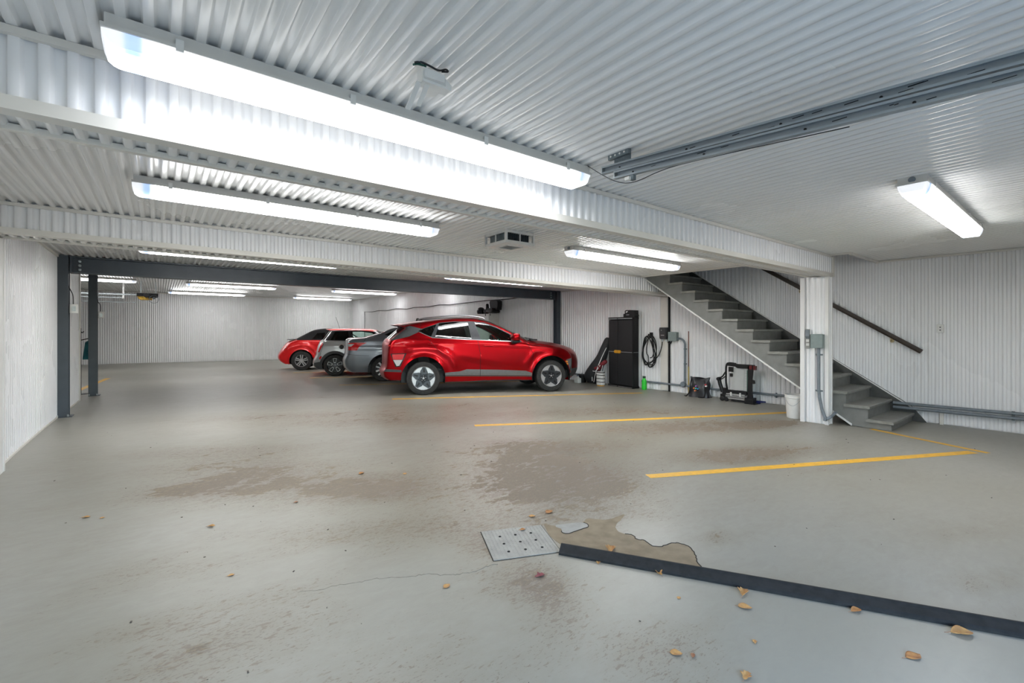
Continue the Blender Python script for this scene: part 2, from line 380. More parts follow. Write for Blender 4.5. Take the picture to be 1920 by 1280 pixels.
mb = MB(); mb.box(-6.4, -1.17, 11.0, 11.13, -.3, 3.1); mb.box(-6.5, -6.2, 11.0, 26.2, -.5, 3.1)
struct(obj('wall_far_left', mb, WHITE))
mb = MB(); mb.box(XW + .02, XW + .2, -1.3, 26.3, -.6, 4.4); struct(obj('wall_right', mb, WTRIM))
mb = MB(); mb.box(-6.5, 9., YB + .02, YB + .2, -.8, 3.2); struct(obj('wall_back', mb, WTRIM))
# front wall behind the camera with the open garage door
mb = MB()
for x0, x1, z0, z1 in ((-1.4, DOOR0, -.1, 2.5), (DOOR1, 8.9, -.1, 2.5), (DOOR0, DOOR1, DOORH, 2.5)): mb.box(x0, x1, -1.35, -1.2, z0, z1)
struct(obj('wall_front', mb, WHITE))
# ceilings: bay 1 with the stairwell opening, bay 2, bay 3, far hall
c1 = sheet('ceiling', (-1.3, 0, CE + .017), (1, 0, 0), (0, 1, 0), (0, 0, -1), 10.05, -1.3, lambda u: 2.36 if u - 1.3 < 7.4 else 2.06, CEILW, phase=.03)
c2 = sheet('ceiling', (-1.3, 0, CE + .017), (1, 0, 0), (0, 1, 0), (0, 0, -1), 8.82, 2.5, 5.52, CEILW, phase=.01)
c3 = sheet('ceiling', (-1.3, 0, CE + .017), (1, 0, 0), (0, 1, 0), (0, 0, -1), 10.05, 5.85, 9.2, CEILW, phase=.05)
c4 = sheet('ceiling', (-6.4, 0, CF + .017), (1, 0, 0), (0, 1, 0), (0, 0, -1), 15.15, 9.1, YB + .05, CEILW)
mb = MB(); mb.box(-1.4, 8.9, 9.1, 9.2, CE - .02, CF + .1)
struct(obj('ceiling_drop', mb, WHITE))
mb = MB()                                                     # slabs above, so that no sky shows through the ribs
mb.box(-1.5, 7.4, -1.4, 2.5, CE + .02, CE + .1); mb.box(7.4, 8.9, -1.4, 2.03, CE + .02, CE + .1); mb.box(-1.5, 7.5, 2.5, 5.5, CE + .02, CE + .1)
mb.box(-1.5, 7.5, 5.5, 9.2, CE + .02, CE + .1); mb.box(7.5, 8.9, 6.75, 9.2, CE + .02, CE + .1); mb.box(-6.6, 9., 9.1, 26.3, CF + .02, CF + .1)
mb.box(7.3, 8.95, 1.9, 6.9, 4.2, 4.3); struct(obj('ceiling_slab', mb, CEILW))
# stairwell shaft above the ceiling
sheet('wall_stairwell', (7.44, 2.03, 0), (0, 1, 0), (0, 0, 1), (1, 0, 0), 4.75, CE + .0, 4.2)
sheet('wall_stairwell', (7.42, 6.77, 0), (1, 0, 0), (0, 0, 1), (0, -1, 0), 1.3, CE + .03, 4.2)
mb = MB(); mb.box(7.4, 8.7, 2.0, 2.045, CE + .02, 4.25); mb.box(7.36, 7.425, 2.0, 6.8, CE + .02, 4.25); struct(obj('wall_stairwell', mb, WHITE))
mb = MB(); mb.box(7.42, 7.46, 2.6, 5.5, CE - .03, CE + .03); mb.box(7.4, 8.68, 2.045, 2.075, CE - .035, CE + .03); mb.box(7.395, 7.43, 2.05, 2.31, CE - .02, CE + .03)
struct(obj('trim_1', mb, TRIM))

def clad_beam(name, x0, x1, y0, y1, zb0, zb1, ph=0.):
    """boxed beam: ribbed faces, ribbed soffit, angle trims on its edges; soffit height runs from zb0 to zb1"""
    r = struct(empty(name, ((x0 + x1) / 2, (y0 + y1) / 2, zb0))); M = Matrix.Translation(-Vector(r.location))
    zb = lambda x: zb0 + (zb1 - zb0) * (x - x0) / (x1 - x0)
    a = sheet('face_panel', Vector((x0, y0 + .017, 0)) - r.location, (1, 0, 0), (0, 0, 1), (0, -1, 0), x1 - x0, lambda u: zb(x0 + u), CE + .01, WHITE, r, phase=ph)
    s = MB()
    sl = (zb1 - zb0) / (x1 - x0)
    b = sheet('soffit_panel', Vector((x0, 0, zb0 + .027)) - r.location, Vector((1, 0, sl)), (0, 1, 0), (0, 0, -1), x1 - x0, y0 + .01, y1 - .01, CEILW, r, phase=ph)
    c = MB(); c.box(x0, x1, y0 + .02, y1 - .005, max(zb0, zb1) + .03, CE + .03); c.xf(M); obj('core', c, WHITE, r)
    def bar(nm, y_0, y_1, h0, h1, m=TRIM):
        q = MB(); q.add([(x, y, zb(x) + h) for x in (x0, x1) for y in (y_0, y_1) for h in (h0, h1)], [(0, 2, 3, 1), (4, 5, 7, 6), (0, 1, 5, 4), (2, 6, 7, 3), (0, 4, 6, 2), (1, 3, 7, 5)])
        q.xf(M); return obj(nm, q, m, r)
    bar('corner_trim', y0 - .022, y0 + .02, -.004, .042)
    bar('corner_trim', y0 - .024, y0 + .05, -.007, .001)
    bar('soffit_trim', y1 - .03, y1 + .004, -.004, .02)
    q = MB(); q.box(x0, x1, y0 - .022, y0 + .005, CE - .03, CE - .003); q.xf(M); obj('ceiling_trim', q, TRIM, r)
    q = MB(); q.box(x0, x1, y1 - .01, y1 + .02, CE - .03, CE - .003); q.box(x0, x1, y1 - .006, y1 + .002, max(zb0, zb1), CE); q.xf(M); obj('ceiling_trim', q, TRIM, r)
    q = MB(); q.box(x1 - .004, x1 + .012, y0 - .024, y1 + .004, zb1 + .0, CE - .002); q.box(x1 - .03, x1 + .012, y0 - .026, y0 + .0, zb1 + .0, CE - .002); q.xf(M); obj('end_trim', q, TRIM, r)
    return r
clad_beam('ceiling_beam', -1.14, 7.54, 2.31, 2.56, 2.095, 2.085, .02)
clad_beam('ceiling_beam', -1.14, 8.66, 5.48, 5.84, 2.128, 2.048, .01)
# post carrying beam 1, beside the stairs
r = tag(empty('clad_post', (7.455, 2.475, 0)), 'white ribbed boxed post under the end of the near beam, beside the stairs', 'post')
lo = Vector(r.location)
sheet('cladding', Vector((7.395, 2.64, 0)) - lo, (0, -1, 0), (0, 0, 1), (-1, 0, 0), .33, .005, 2.082, WHITE, r, phase=.03)
sheet('cladding', Vector((7.39, 2.322, 0)) - lo, (1, 0, 0), (0, 0, 1), (0, -1, 0), .14, .005, 2.082, WHITE, r, phase=.0)
mb = MB(); mb.box(7.398, 7.53, 2.33, 2.635, .0, 2.08); mb.xf(Matrix.Translation(-lo)); obj('core', mb, WTRIM, r)
mb = MB(); mb.box(7.372, 7.41, 2.635, 2.655, 0, 2.08); mb.box(7.366, 7.374, 2.60, 2.655, 0, 2.08)
mb.box(7.366, 7.40, 2.302, 2.325, 0, 2.08); mb.box(7.364, 7.376, 2.300, 2.345, 0, 2.079); mb.box(7.505, 7.535, 2.302, 2.325, 0, 2.08); mb.xf(Matrix.Translation(-lo)); obj('corner_trim', mb, WTRIM, r)
# pilaster at the left end of beam 2
mb = MB(); mb.box(-1.16, -1.08, 5.5, 5.9, fz(-1.1, 5.7), 2.12); mb.box(-1.085, -1.075, 5.86, 5.905, fz(-1.1, 5.9), 2.12); struct(obj('wall_pilaster', mb, WTRIM))
# trims
mb = MB(); mb.box(-1.14, -1.115, 5.9, 9.1, CE - .03, CE - .002); struct(obj('trim_2', mb, TRIM))
mb = MB(); mb.box(XW - .03, XW - .004, -1.2, 2.06, CE - .03, CE - .004); struct(obj('trim_3', mb, TRIM))
mb = MB(); mb.box(XW - .03, XW - .004, 5.9, 9.1, CE - .03, CE - .004); struct(obj('trim_4', mb, TRIM))
mb = MB(); mb.box(-6.2, XW, YB - .03, YB - .004, CF - .035, CF - .004); mb.box(XW - .03, XW - .004, 9.2, YB, CF - .035, CF - .004); struct(obj('trim_5', mb, TRIM))
mb = MB()
for y0, y1, n in ((5.9, 11.13, 12),):
    for i in range(n):
        a = y0 + (y1 - y0) * i / n; b = y0 + (y1 - y0) * (i + 1) / n; za, zb = fz(-1.13, a), fz(-1.13, b)
        mb.add([(x, y, z + h) for y, z in ((a, za), (b, zb)) for x in (-1.15, -1.122) for h in (0, .022)], [(0, 2, 3, 1), (4, 5, 7, 6), (0, 1, 5, 4), (2, 6, 7, 3), (0, 4, 6, 2), (1, 3, 7, 5)])
struct(obj('baseboard_left', mb, TRIM))
mb = MB(); mb.box(-1.15, -1.115, 11.1, 11.17, fz(-1.1, 11.1), CF); struct(obj('trim_6', mb, TRIM))
mb = MB(); mb.box(XW - .022, XW - .002, 5.69, 5.86, .02, 2.04); struct(obj('trim_7', mb, TRIM))
mb = MB(); mb.box(XW - .016, XW - .001, 5.635, 5.675, .0, 2.05); struct(obj('panel_gap_strip', mb, DARK))  # black strip painting the dark of an open gap between wall panels
mb = MB(); mb.box(XW - .02, XW - .002, 9.12, 9.17, 0, CF); struct(obj('trim_9', mb, WTRIM))
mb = MB(); mb.box(XW - .03, XW, 1.32, 1.36, .0, .19); struct(obj('trim_10', mb, TRIM))
# ------------------------------------------------------------------ stairs
SX0, SX1 = 7.57, 8.655; RUN, RISE, Y1, Z1 = .2516, .1733, 1.64, .125
st = tag(empty('staircase', (8.1, 3.5, 0)), 'straight grey painted wooden staircase climbing along the right wall behind the white post', 'stairs')
LO = Matrix.Translation(-Vector(st.location))
for k in range(16):
    y = Y1 + RUN * k; z = Z1 + RISE * k
    q = MB(); q.prism([(y - .012, z - .034), (y - .004, z - .038), (y + RUN + .03, z - .038), (y + RUN + .03, z), (y - .004, z), (y - .012, z - .006)], SX1 - SX0 + .03, ((SX0 - .03, 0, 0), (0, 1, 0), (0, 0, 1), (1, 0, 0)))
    q.xf(LO); obj('tread', q, TREAD, st)
    q = MB(); q.box(SX0 + .003, SX1, y + .014, y + .036, (z - RISE if k else 0.004), z - .038); q.xf(LO); obj('riser', q, STAIR, st)
def stringer_poly(nk):
    P = []
    for k in range(nk):
        y = Y1 + RUN * k + .02; z0 = (Z1 + RISE * (k - 1) - .0) if k else .004; z = Z1 + RISE * k
        P += [(y, z0), (y, z - .038)]
    y_end = Y1 + RUN * nk + .02; P += [(y_end, Z1 + RISE * nk - .04)]
    P += [(y_end, -1.42 + .683 * y_end), (2.09, .006)]
    return P
q = MB(); P = stringer_poly(15)
tri = geometry.tessellate_polygon([[Vector((a, b, 0)) for a, b in P]])
n = len(P)
q.add([(SX0, a, b) for a, b in P] + [(SX0 + .04, a, b) for a, b in P], [tuple(t) for t in tri] + [tuple(i + n for i in t) for t in tri] + [(i, (i + 1) % n, n + (i + 1) % n, n + i) for i in range(n)])
q.xf(LO); obj('stringer', q, STAIR, st)
q = MB(); yb = lambda y: -1.42 + .683 * y
q.prism([(2.085, yb(2.085) - .0), (5.47, yb(5.47)), (5.47, yb(5.47) + .028), (2.085, yb(2.085) + .028)], .014, ((SX0 - .014, 0, 0), (0, 1, 0), (0, 0, 1), (1, 0, 0)))
q.xf(LO); obj('stringer_trim', q, WTRIM, st)
q = MB(); q.prism([(2.2, .1), (5.45, yb(5.45) + .002), (5.45, yb(5.45) + .012), (2.2, yb(2.2) + .012)], SX1 - SX0 - .05, ((SX0 + .045, 0, 0), (0, 1, 0), (0, 0, 1), (1, 0, 0)))
q.xf(LO); obj('soffit_board', q, STAIR, st)
q = MB(); q.prism([(1.5, .004), (1.66, .22), (5.47, .3 + .672 * (5.47 - 1.82)), (5.47, yb(5.47) + .1), (2.3, .004)], .014, ((SX1 + .004, 0, 0), (0, 1, 0), (0, 0, 1), (1, 0, 0)))
q.xf(LO); obj('wall_skirt', q, noisy('dark_grey_skirt', (.075, .078, .075), (.055, .058, .055), 8., .55), st)
q = MB(); q.prism([(1.62, .3 + .672 * (1.62 - 1.82)), (5.47, .3 + .672 * (5.47 - 1.82)), (5.47, .32 + .672 * (5.47 - 1.82)), (1.62, .32 + .672 * (1.62 - 1.82))], .02, ((SX1 + .0, 0, 0), (0, 1, 0), (0, 0, 1), (1, 0, 0)))
q.xf(LO); obj('skirt_trim', q, WTRIM, st)
# handrail
hr = tag(empty('handrail', (8.6, 1.55, 1.0)), 'dark brown wooden handrail sloping up the right wall above the stairs', 'handrail')
LO = Matrix.Translation(-Vector(hr.location)); yh = lambda y: 1.02 + .66 * (y - 1.549)
q = MB(); q.prism([(-.02, -.032), (.02, -.032), (.026, -.01), (.022, .03), (-.022, .03), (-.026, -.01)], 4.6, ((8.605, 1.545, yh(1.545)), (1, 0, 0), Vector((0, -.66, 1)).normalized(), Vector((0, 1, .66)).normalized()))
q.xf(LO); obj('rail', q, HAND, hr)
for y in (1.887, 3.115, 4.4):
    q = MB(); q.tube([(8.605, y, yh(y) - .03), (8.605, y, yh(y) - .06), (8.625, y, yh(y) - .08), (8.66, y, yh(y) - .08)], .008, 8); q.lathe([(.0, 0), (.026, 0), (.024, .008), (0, .01)], 14, ((8.664, y, yh(y) - .08), (0, 1, 0), (0, 0, 1), (-1, 0, 0)))
    q.xf(LO); obj('bracket', q, noisy('brass', (.55, .46, .28), (.45, .37, .22), 20., .3, .9), hr, True)

# ------------------------------------------------------------------ lamps
def lamp(x0, x1, yc, zc, label, group, end_cap=None, power=14., flank=FLANK, w=.165, drop=.05, deep=.07):
    r = tag(empty('ceiling_lamp', ((x0 + x1) / 2, yc, zc - drop - deep)), label, 'lamp', group); hl = (x1 - x0) / 2; dz = drop + deep
    q = MB(); q.box(-hl + .01, hl - .01, -w / 2 + .005, w / 2 - .005, deep, dz)
    q.box(-hl, hl, -w / 2 - .006, w / 2 + .006, deep - .004, deep + .01); obj('housing', q, HOUS, r)
    # ribbed wrap lens: rounded trough with closed tapered ends
    pr = [(-w / 2, deep - .003)] + [(-w / 2 * (1 - .30 * sm(i / 6)) , (deep - .003) * (1 - math.sin(i / 6 * PI / 2))) for i in range(1, 7)]
    pr = pr + [(-y, z) for y, z in pr[::-1]]
    def f(u, v):
        k = v * (len(pr) - 1); i = int(round(k)); y, z = pr[i]
        e = min(u, 1 - u) * 2 * hl; tp = min(1., e / .05); s = math.sqrt(max(0, 1 - (1 - tp) ** 2))
        zz = (deep - .003) - ((deep - .003) - z) * (.35 + .65 * s) ; yy = y * (.93 + .07 * s)
        return (-hl + .002 + u * (2 * hl - .004), yy, zz)
    us = [0, .004, .01, .016, .022] ; q = MB()
    ul = us + [i / 24 for i in range(1, 24)] + [1 - u for u in us[::-1]]
    vs = []; nv = len(pr)
    for u in ul:
        for j in range(nv): vs.append(f(u, j / (nv - 1)))
    fs = [(i * nv + j, (i + 1) * nv + j, (i + 1) * nv + j + 1, i * nv + j + 1) for i in range(len(ul) - 1) for j in range(nv - 1)]
    fs += [tuple(range(nv)), tuple(range((len(ul) - 1) * nv, len(ul) * nv))[::-1]]
    q.add(vs, fs); obj('lens', q, lens_material(power, flank), r, True, 50)
    for x in (-.82, -.3, .3, .82):
        for s in (-1, 1):
            q = MB(); q.box(x * hl - .012, x * hl + .012, s * (w / 2 + .002) - .006, s * (w / 2 + .002) + .006, deep - .014, deep + .028); obj('latch', q, WPLAST, r)
    if end_cap:
        q = MB(); q.lathe([(0, .006), (.017, .006), (.02, .002), (.02, -.004)], 18, ((-hl + .006, .0, deep + .027), (0, 1, 0), (0, 0, 1), (-1, 0, 0))); obj('knockout_plug', q, CONDUIT, r, True)
    return r
G1 = 'fluorescent ceiling lamps'
lamp(-.155, 2.2, 2.085, CE, 'long fluorescent lamp mounted right against the near white beam', G1, power=P_NEAR, flank=.10)
lamp(-.15, 2.19, 4.065, CE, 'long fluorescent lamp behind the near beam, left of the ceiling vent', G1, power=P_MID)
lamp(4.06, 6.45, 4.08, CE, 'fluorescent lamp behind the near beam, right of the ceiling vent', G1, True, power=P_MIDR, flank=.36)
lamp(4.06, 6.5, .78, CE, 'fluorescent lamp on the ceiling right of the door track, seen end-on with a round plug', G1, True, power=P_RIGHT)
lamp(-.21, 2.16, 7.06, CE, 'fluorescent lamp half hidden by the second beam, above the left part of the steel girder', G1, power=P_BAY)
lamp(4.1, 6.6, 7.27, CE, 'fluorescent lamp half hidden by the second beam, above the right part of the steel girder', G1, power=P_BAY)
lamp(-3.4, -.6, 19.55, CF, 'far lamp behind the steel column, left of the garage door opener', G1, power=P_FAR)
lamp(.72, 3.58, 19.55, CF, 'far lamp just under the steel girder, right of the garage door opener', G1, power=P_FAR)
lamp(5.6, 8.42, 19.35, CF, 'far lamp just under the steel girder, nearest the right wall', G1, power=P_FAR)
lamp(.28, 3.15, 24.25, CF, 'farthest lamp near the back wall, right of the garage door opener', G1, power=P_FAR)
lamp(5.22, 8.09, 24.4, CF, 'farthest lamp near the corner of back wall and right wall', G1, power=P_FAR)

for x0, x1, s in ((-.9, 1.9, 'left part of the far hall'), (2.7, 5.5, 'far hall above the car tails'), (5.8, 8.4, 'far hall along the right wall')):  # added lamps, unseen behind the girder, to brighten the hall around the cars
    lamp(x0, x1, 14.7, CF, 'added fluorescent lamp of the unseen middle row, ' + s, G1, power=P_FAR)

# ------------------------------------------------------------------ steel girder and columns
def ibeam_prism(q, h, b, tf, tw, L, frame):
    q.prism([(-b / 2, -h / 2), (b / 2, -h / 2), (b / 2, -h / 2 + tf), (tw / 2, -h / 2 + tf), (tw / 2, h / 2 - tf), (b / 2, h / 2 - tf), (b / 2, h / 2), (-b / 2, h / 2), (-b / 2, h / 2 - tf), (-tw / 2, h / 2 - tf), (-tw / 2, -h / 2 + tf), (-b / 2, -h / 2 + tf)], L, frame)
r = tag(empty('steel_girder', (3.7, 9.02, 2.14)), 'dark blue-grey steel I-beam girder spanning the garage below the ceiling', 'girder')
q = MB(); ibeam_prism(q, .235, .19, .014, .01, 9.43, ((-4.71, 0, .1175), (0, 1, 0), (0, 0, 1), (1, 0, 0))); obj('web_and_flanges', q, STEEL, r)
for x in (-4.695, 4.70):
    q = MB(); q.box(x - .01, x + .01, -.08, .08, .015, .22); obj('end_plate', q, STEEL, r)
    s = .07 if x < 0 else -.07
    for z in (.055, .115, .175):
        q = MB(); q.lathe([(0, .018), (.014, .016), (.02, .012), (.02, .0)], 8, ((x + s * 1.2, -.006, z), (1, 0, 0), (0, 0, 1), (0, -1, 0))); obj('bolt', q, GALV, r)
# profile turned so that the broad flange faces the camera side
def fcol(x, y, top, label):
    z = fz(x, y); r = tag(empty('steel_column', (x, y, z)), label, 'column', 'dark steel columns'); h = top - z
    q = MB(); ibeam_prism(q, .15, .128, .012, .009, h - .012, ((0, 0, .012), (1, 0, 0), (0, 1, 0), (0, 0, 1))); obj('shaft', q, STEEL, r)
    q = MB(); q.box(-.062, .105, -.105, .1, 0, .012); obj('base_plate', q, STEEL, r)
    for sx in (-.05, .06):
        q = MB(); q.lathe([(0, .028), (.009, .028), (.012, .024), (.012, 0)], 8, ((sx, -.09, .012), (1, 0, 0), (0, 1, 0), (0, 0, 1))); obj('anchor_bolt', q, GALV, r)
    return r
fcol(-1.083, 9.0, CE, 'dark steel column carrying the left end of the girder, against the white left wall')
fcol(-1.02, 11.98, CF, 'dark steel column standing free behind the left end of the girder, beside the teal bag')
fcol(8.545, 9.02, CE, 'dark steel column carrying the right end of the girder, behind the red car bonnet')
# switch boxes on the two left columns
def colbox(x, y, z, label, zt):
    r = tag(empty('switch_box', (x, y, z)), label, 'switch box', 'switch boxes on steel columns')
    q = MB(); q.rbox(-.045, .045, -.03, .03, -.065, .065, .008); obj('box', q, WPLAST, r, True)
    q = MB(); q.box(-.02, .02, -.034, -.03, -.035, .035); obj('cover', q, GALV, r)
    q = MB(); q.tube(catmull([(-.01, 0, .065), (-.015, .0, .2), (-.055, .0, .32), (-.06, .0, zt - z)], 5), .006, 6); obj('cable', q, BLACK, r, True)
colbox(-.965, 8.98, 1.63, 'small white switch box on the steel column at the left end of the girder', 2.12)
colbox(-.90, 11.95, 1.62, 'small white switch box on the free-standing steel column', 2.6)

# ------------------------------------------------------------------ garage door tracks near the camera
def track(y0, y1, z_at_y1, sl, label):
    x = 2.15; L = y1 - y0; d = Vector((0, 1, sl)).normalized()
    r = tag(empty('door_track', (x, y1, z_at_y1)), label, 'track', 'overhead door tracks')
    q = MB(); P = [(-.027, -.024), (-.022, -.024), (-.022, -.002), (0, -.002), (0, .046), (-.022, .046), (-.022, .07 - .002), (-.027, .07 - .002)]
    P = [(0, -.022), (0, .022), (-.028, .022), (-.028, .012), (-.026, .012), (-.026, .0195), (-.0025, .0195), (-.0025, -.0195), (-.026, -.0195), (-.026, -.012), (-.028, -.012), (-.028, -.022)]
    up = Vector((0, -sl, 1)).normalized()
    q.prism(P, L / d.y, (Vector((0, -L, -L * sl)), (1, 0, 0), up, d)); obj('rail_channel', q, noisy('zinc_track', (.36, .40, .43), (.28, .32, .35), 9., .35, .35, stretch=(1, .15, 1)), r)
    q = MB(); q.box(-.0285, .002, -.006, .0, -.0215, .0215); obj('end_plate', q, GALV, r)
    for k in (.12, .55, 1.0, 1.35):
        q = MB(); q.lathe([(0, .005), (.005, .004), (.006, 0)], 8, (Vector((-.0025, -k, -k * sl)), (0, 1, 0), (0, 0, 1), (-1, 0, 0))); obj('rivet', q, BLACK, r)
    q = MB(); rng = random.Random(3 if 'upper' in label else 5)
    for k in range(16):
        y = -.25 - rng.random() * 1.4; h = rng.uniform(-.012, .014); l = rng.uniform(.006, .03); q.box(-.0034, -.0024, y - l, y + l, y * sl + h - rng.uniform(.001, .0025), y * sl + h + .001)
    obj('grease_mark', q, BLACK, r)
    return r
track(-1.2, 1.85, 2.297, .068, 'upper of two zinc overhead door tracks running along the right of the ceiling')
track(-1.2, 1.755, 2.245, .072, 'lower of two zinc overhead door tracks running along the right of the ceiling')
r = tag(empty('track_hanger', (2.15, 1.78, 2.32)), 'perforated steel angle holding the door tracks to the ceiling', 'bracket')
q = MB(); q.box(-.014, .012, -.12, .03, .03, .062); q.box(.008, .012, -.12, .0, -.05, .062); obj('angle_bar', q, GALVD, r)
for k in range(4):
    q = MB(); q.lathe([(.0, .001), (.006, .001), (.006, 0)], 10, ((-.0142, -.09 + .033 * k, .046), (0, 1, 0), (0, 0, 1), (-1, 0, 0))); obj('slot', q, WPLAST, r)
q = MB(); q.tube(catmull([(2.165, 2.0, CE - .004), (2.16, 1.7, 2.19), (2.155, 1.35, 2.195), (2.15, .6, 2.13)], 8), .0022, 5)
tag(obj('door_cable', q, BLACK, None, True), 'thin dark cable hanging under the end of the lower door track', 'cable')
r = tag(empty('cable_bracket', (2.14, 1.63, 2.19)), 'small steel clip with a white block under the end of the lower door track', 'bracket')
q = MB(); q.box(-.012, .012, -.012, .012, -.005, .03); obj('clip', q, GALVD, r); q = MB(); q.box(-.03, -.012, .005, .035, -.004, .014); obj('block', q, WPLAST, r)

# small sensor bracket by the near lamp
r = tag(empty('ceiling_sensor_bracket', (.86, 1.64, 2.3)), 'white plastic sensor bracket with two prongs and a green wire beside the near lamp', 'bracket')
q = MB(); q.prism([(-.05, -.045), (.0, .085), (.035, .09), (.055, .075), (.06, -.02), (.035, -.05)], .03, ((0, 0, -.005), (1, 0, 0), (0, 1, 0), (0, 0, 1))); q.xf(Matrix.Translation((0, 0, .015))); obj('body', q, WPLAST, r)
q = MB(); q.prism([(-.05, 0), (.075, 0), (.078, .02), (.03, .055), (-.05, .055)], .05, ((0.0, -.03, .0), (1, 0, 0), (0, 0, 1), (0, 1, 0))); obj('wedge', q, WPLAST, r)
for dx, dy, l in ((-.055, .0, .115), (-.022, -.02, .095)):
    q = MB(); q.obox((dx, dy + .045, .01 - l * .35), (.010, 0, 0), (0, l * .45, -l * .30), (0, .0012, .002)); obj('prong', q, WPLAST, r)
q = MB(); q.lathe([(0, .004), (.006, .003), (.007, 0)], 12, ((.012, -.031, .034), (1, 0, 0), (0, 0, 1), (0, -1, 0))); obj('sensor_eye', q, CONDUIT, r, True)
GREEN = mat('green_wire', (.01, .07, .05), .4)
q = MB(); q.tube(catmull([(-.075, -.01, .07), (-.05, -.015, .078), (-.02, -.025, .07), (.02, -.028, .064), (.05, -.032, .076), (.055, -.04, .066), (.03, -.034, .06)], 6), .004, 6); q.tube(catmull([(-.08, -.01, .06), (-.06, -.005, .072), (-.03, -.02, .066)], 6), .0045, 6, 1)
obj('wire', q, [BLACK, GREEN], r, True)

# ceiling vent
r = tag(empty('ceiling_vent', (3.035, 3.96, 2.24)), 'white square vent box with open grilled sides hanging from the ceiling between two lamps', 'vent')
h = .185
q = MB()
for sx, sy in ((-1, -1), (1, -1), (1, 1), (-1, 1)): q.box(sx * h - .012, sx * h + .012, sy * h - .012, sy * h + .012, 0, .138)
for s in (-1, 1):
    for z0, z1 in ((0, .03), (.11, .138)): q.box(-h, h, s * h - .008, s * h + .008, z0, z1); q.box(s * h - .008, s * h + .008, -h, h, z0, z1)
    q.box(-.006, .006, s * h - .006, s * h + .006, .03, .11); q.box(s * h - .006, s * h + .006, -.006, .006, .03, .11)
obj('frame', q, WPLAST, r)
q = MB(); q.box(-h + .004, h - .004, -h + .004, h - .004, -.003, .008); obj('bottom_plate', q, WPLAST, r)
q = MB()
for k in range(13): q.obox((-.09 + .015 * k, 0, -.002), (.0008, 0, .0), (0, .1, 0), (.004, 0, .005))
obj('grille', q, GALV, r)
q = MB(); q.box(-.105, .105, -.105, -.098, -.012, .0); q.box(-.105, .105, .098, .105, -.012, 0); q.box(-.105, -.098, -.1, .1, -.012, 0); q.box(.098, .105, -.1, .1, -.012, 0); obj('grille_frame', q, WPLAST, r)
q = MB()
for k in range(11): q.box(-.15 + .03 * k - .001, -.15 + .03 * k + .001, -.15, .15, .02, .118)
obj('fins', q, GALVD, r)

# ------------------------------------------------------------------ floor things
r = tag(empty('threshold_strip', (2.4, 1.08, 0)), 'long black rubber threshold strip lying across the floor at the lower right', 'rubber strip')
a = Vector((1.903, 1.976, 0)); b = Vector((3.75, -1.05, 0)); d = (b - a).normalized(); s = Vector((-d.y, d.x, 0))
q = MB(); q.prism([(-.047, 0.001), (.045, 0.001), (.045, .012), (.03, .034), (.018, .044), (.008, .045), (-.006, .036), (-.038, .02), (-.047, .012)], (b - a).length, (a - Vector(r.location), s, (0, 0, 1), d)); obj('strip', q, RUBBER, r)
q = MB()
for k in range(5): q.obox(Vector((2.2 + .25 * k, 1.5 - .41 * k, .024)) - Vector(r.location), d * .02, s * .003, Vector((0, 0, .001)))
STEELP = noisy('diamond_plate_steel', (.33, .33, .305), (.27, .27, .25), 12., .5, .2)
r = tag(empty('floor_plate', (1.79, 2.224, 0)), 'square diamond-plate steel cover set in the floor beside the rubber strip', 'floor cover')
pc = [Vector(p) for p in ((1.668, 2.487, 0), (2.052, 2.323, 0), (1.9, 1.965, 0), (1.515, 2.128, 0))]; c = sum(pc, Vector()) / 4
q = MB(); q.prism([(p.x - r.location.x, p.y - r.location.y) for p in [c + (p - c) * .985 for p in pc]], .004, ((0, 0, .001), (1, 0, 0), (0, 1, 0), (0, 0, 1))); obj('plate', q, STEELP, r)
ux = (pc[1] - pc[0]) / 2; uy = (pc[3] - pc[0]) / 2; q = MB(); rng = 17
for i in range(rng):
    for j in range(rng):
        p = c - Vector(r.location) + ux * ((i + .5) / rng * 2 - 1) * .96 + uy * ((j + .5) / rng * 2 - 1) * .96; t = 1 if (i + j) % 2 else -1
        e = (ux.normalized() + uy.normalized() * t).normalized(); g = Vector((-e.y, e.x, 0))
        q.add([p + e * .0085 + Vector((0, 0, .0052)), p + g * .003 + Vector((0, 0, .0052)), p - e * .0085 + Vector((0, 0, .0052)), p - g * .003 + Vector((0, 0, .0052)), p + Vector((0, 0, .0072))], [(0, 1, 4), (1, 2, 4), (2, 3, 4), (3, 0, 4)])
obj('raised_tread', q, STEELP, r)
for x, y in ((1.723, 2.348), (1.817, 2.307), (1.913, 2.266), (1.685, 2.253), (1.782, 2.213), (1.875, 2.172), (1.648, 2.157), (1.745, 2.117), (1.842, 2.075)):
    q = MB(); q.lathe([(0, .0074), (.0085, .0074), (.0085, .004)], 12, ((x - r.location.x, y - r.location.y, 0), (1, 0, 0), (0, 1, 0), (0, 0, 1))); obj('drain_hole', q, DARK, r)
q = MB(); q.prism([(p.x - r.location.x, p.y - r.location.y) for p in [c + (p - c) * 1.012 for p in pc]], .0008, ((0, 0, .0006), (1, 0, 0), (0, 1, 0), (0, 0, 1))); obj('rebate_gap', q, CRACK, r)

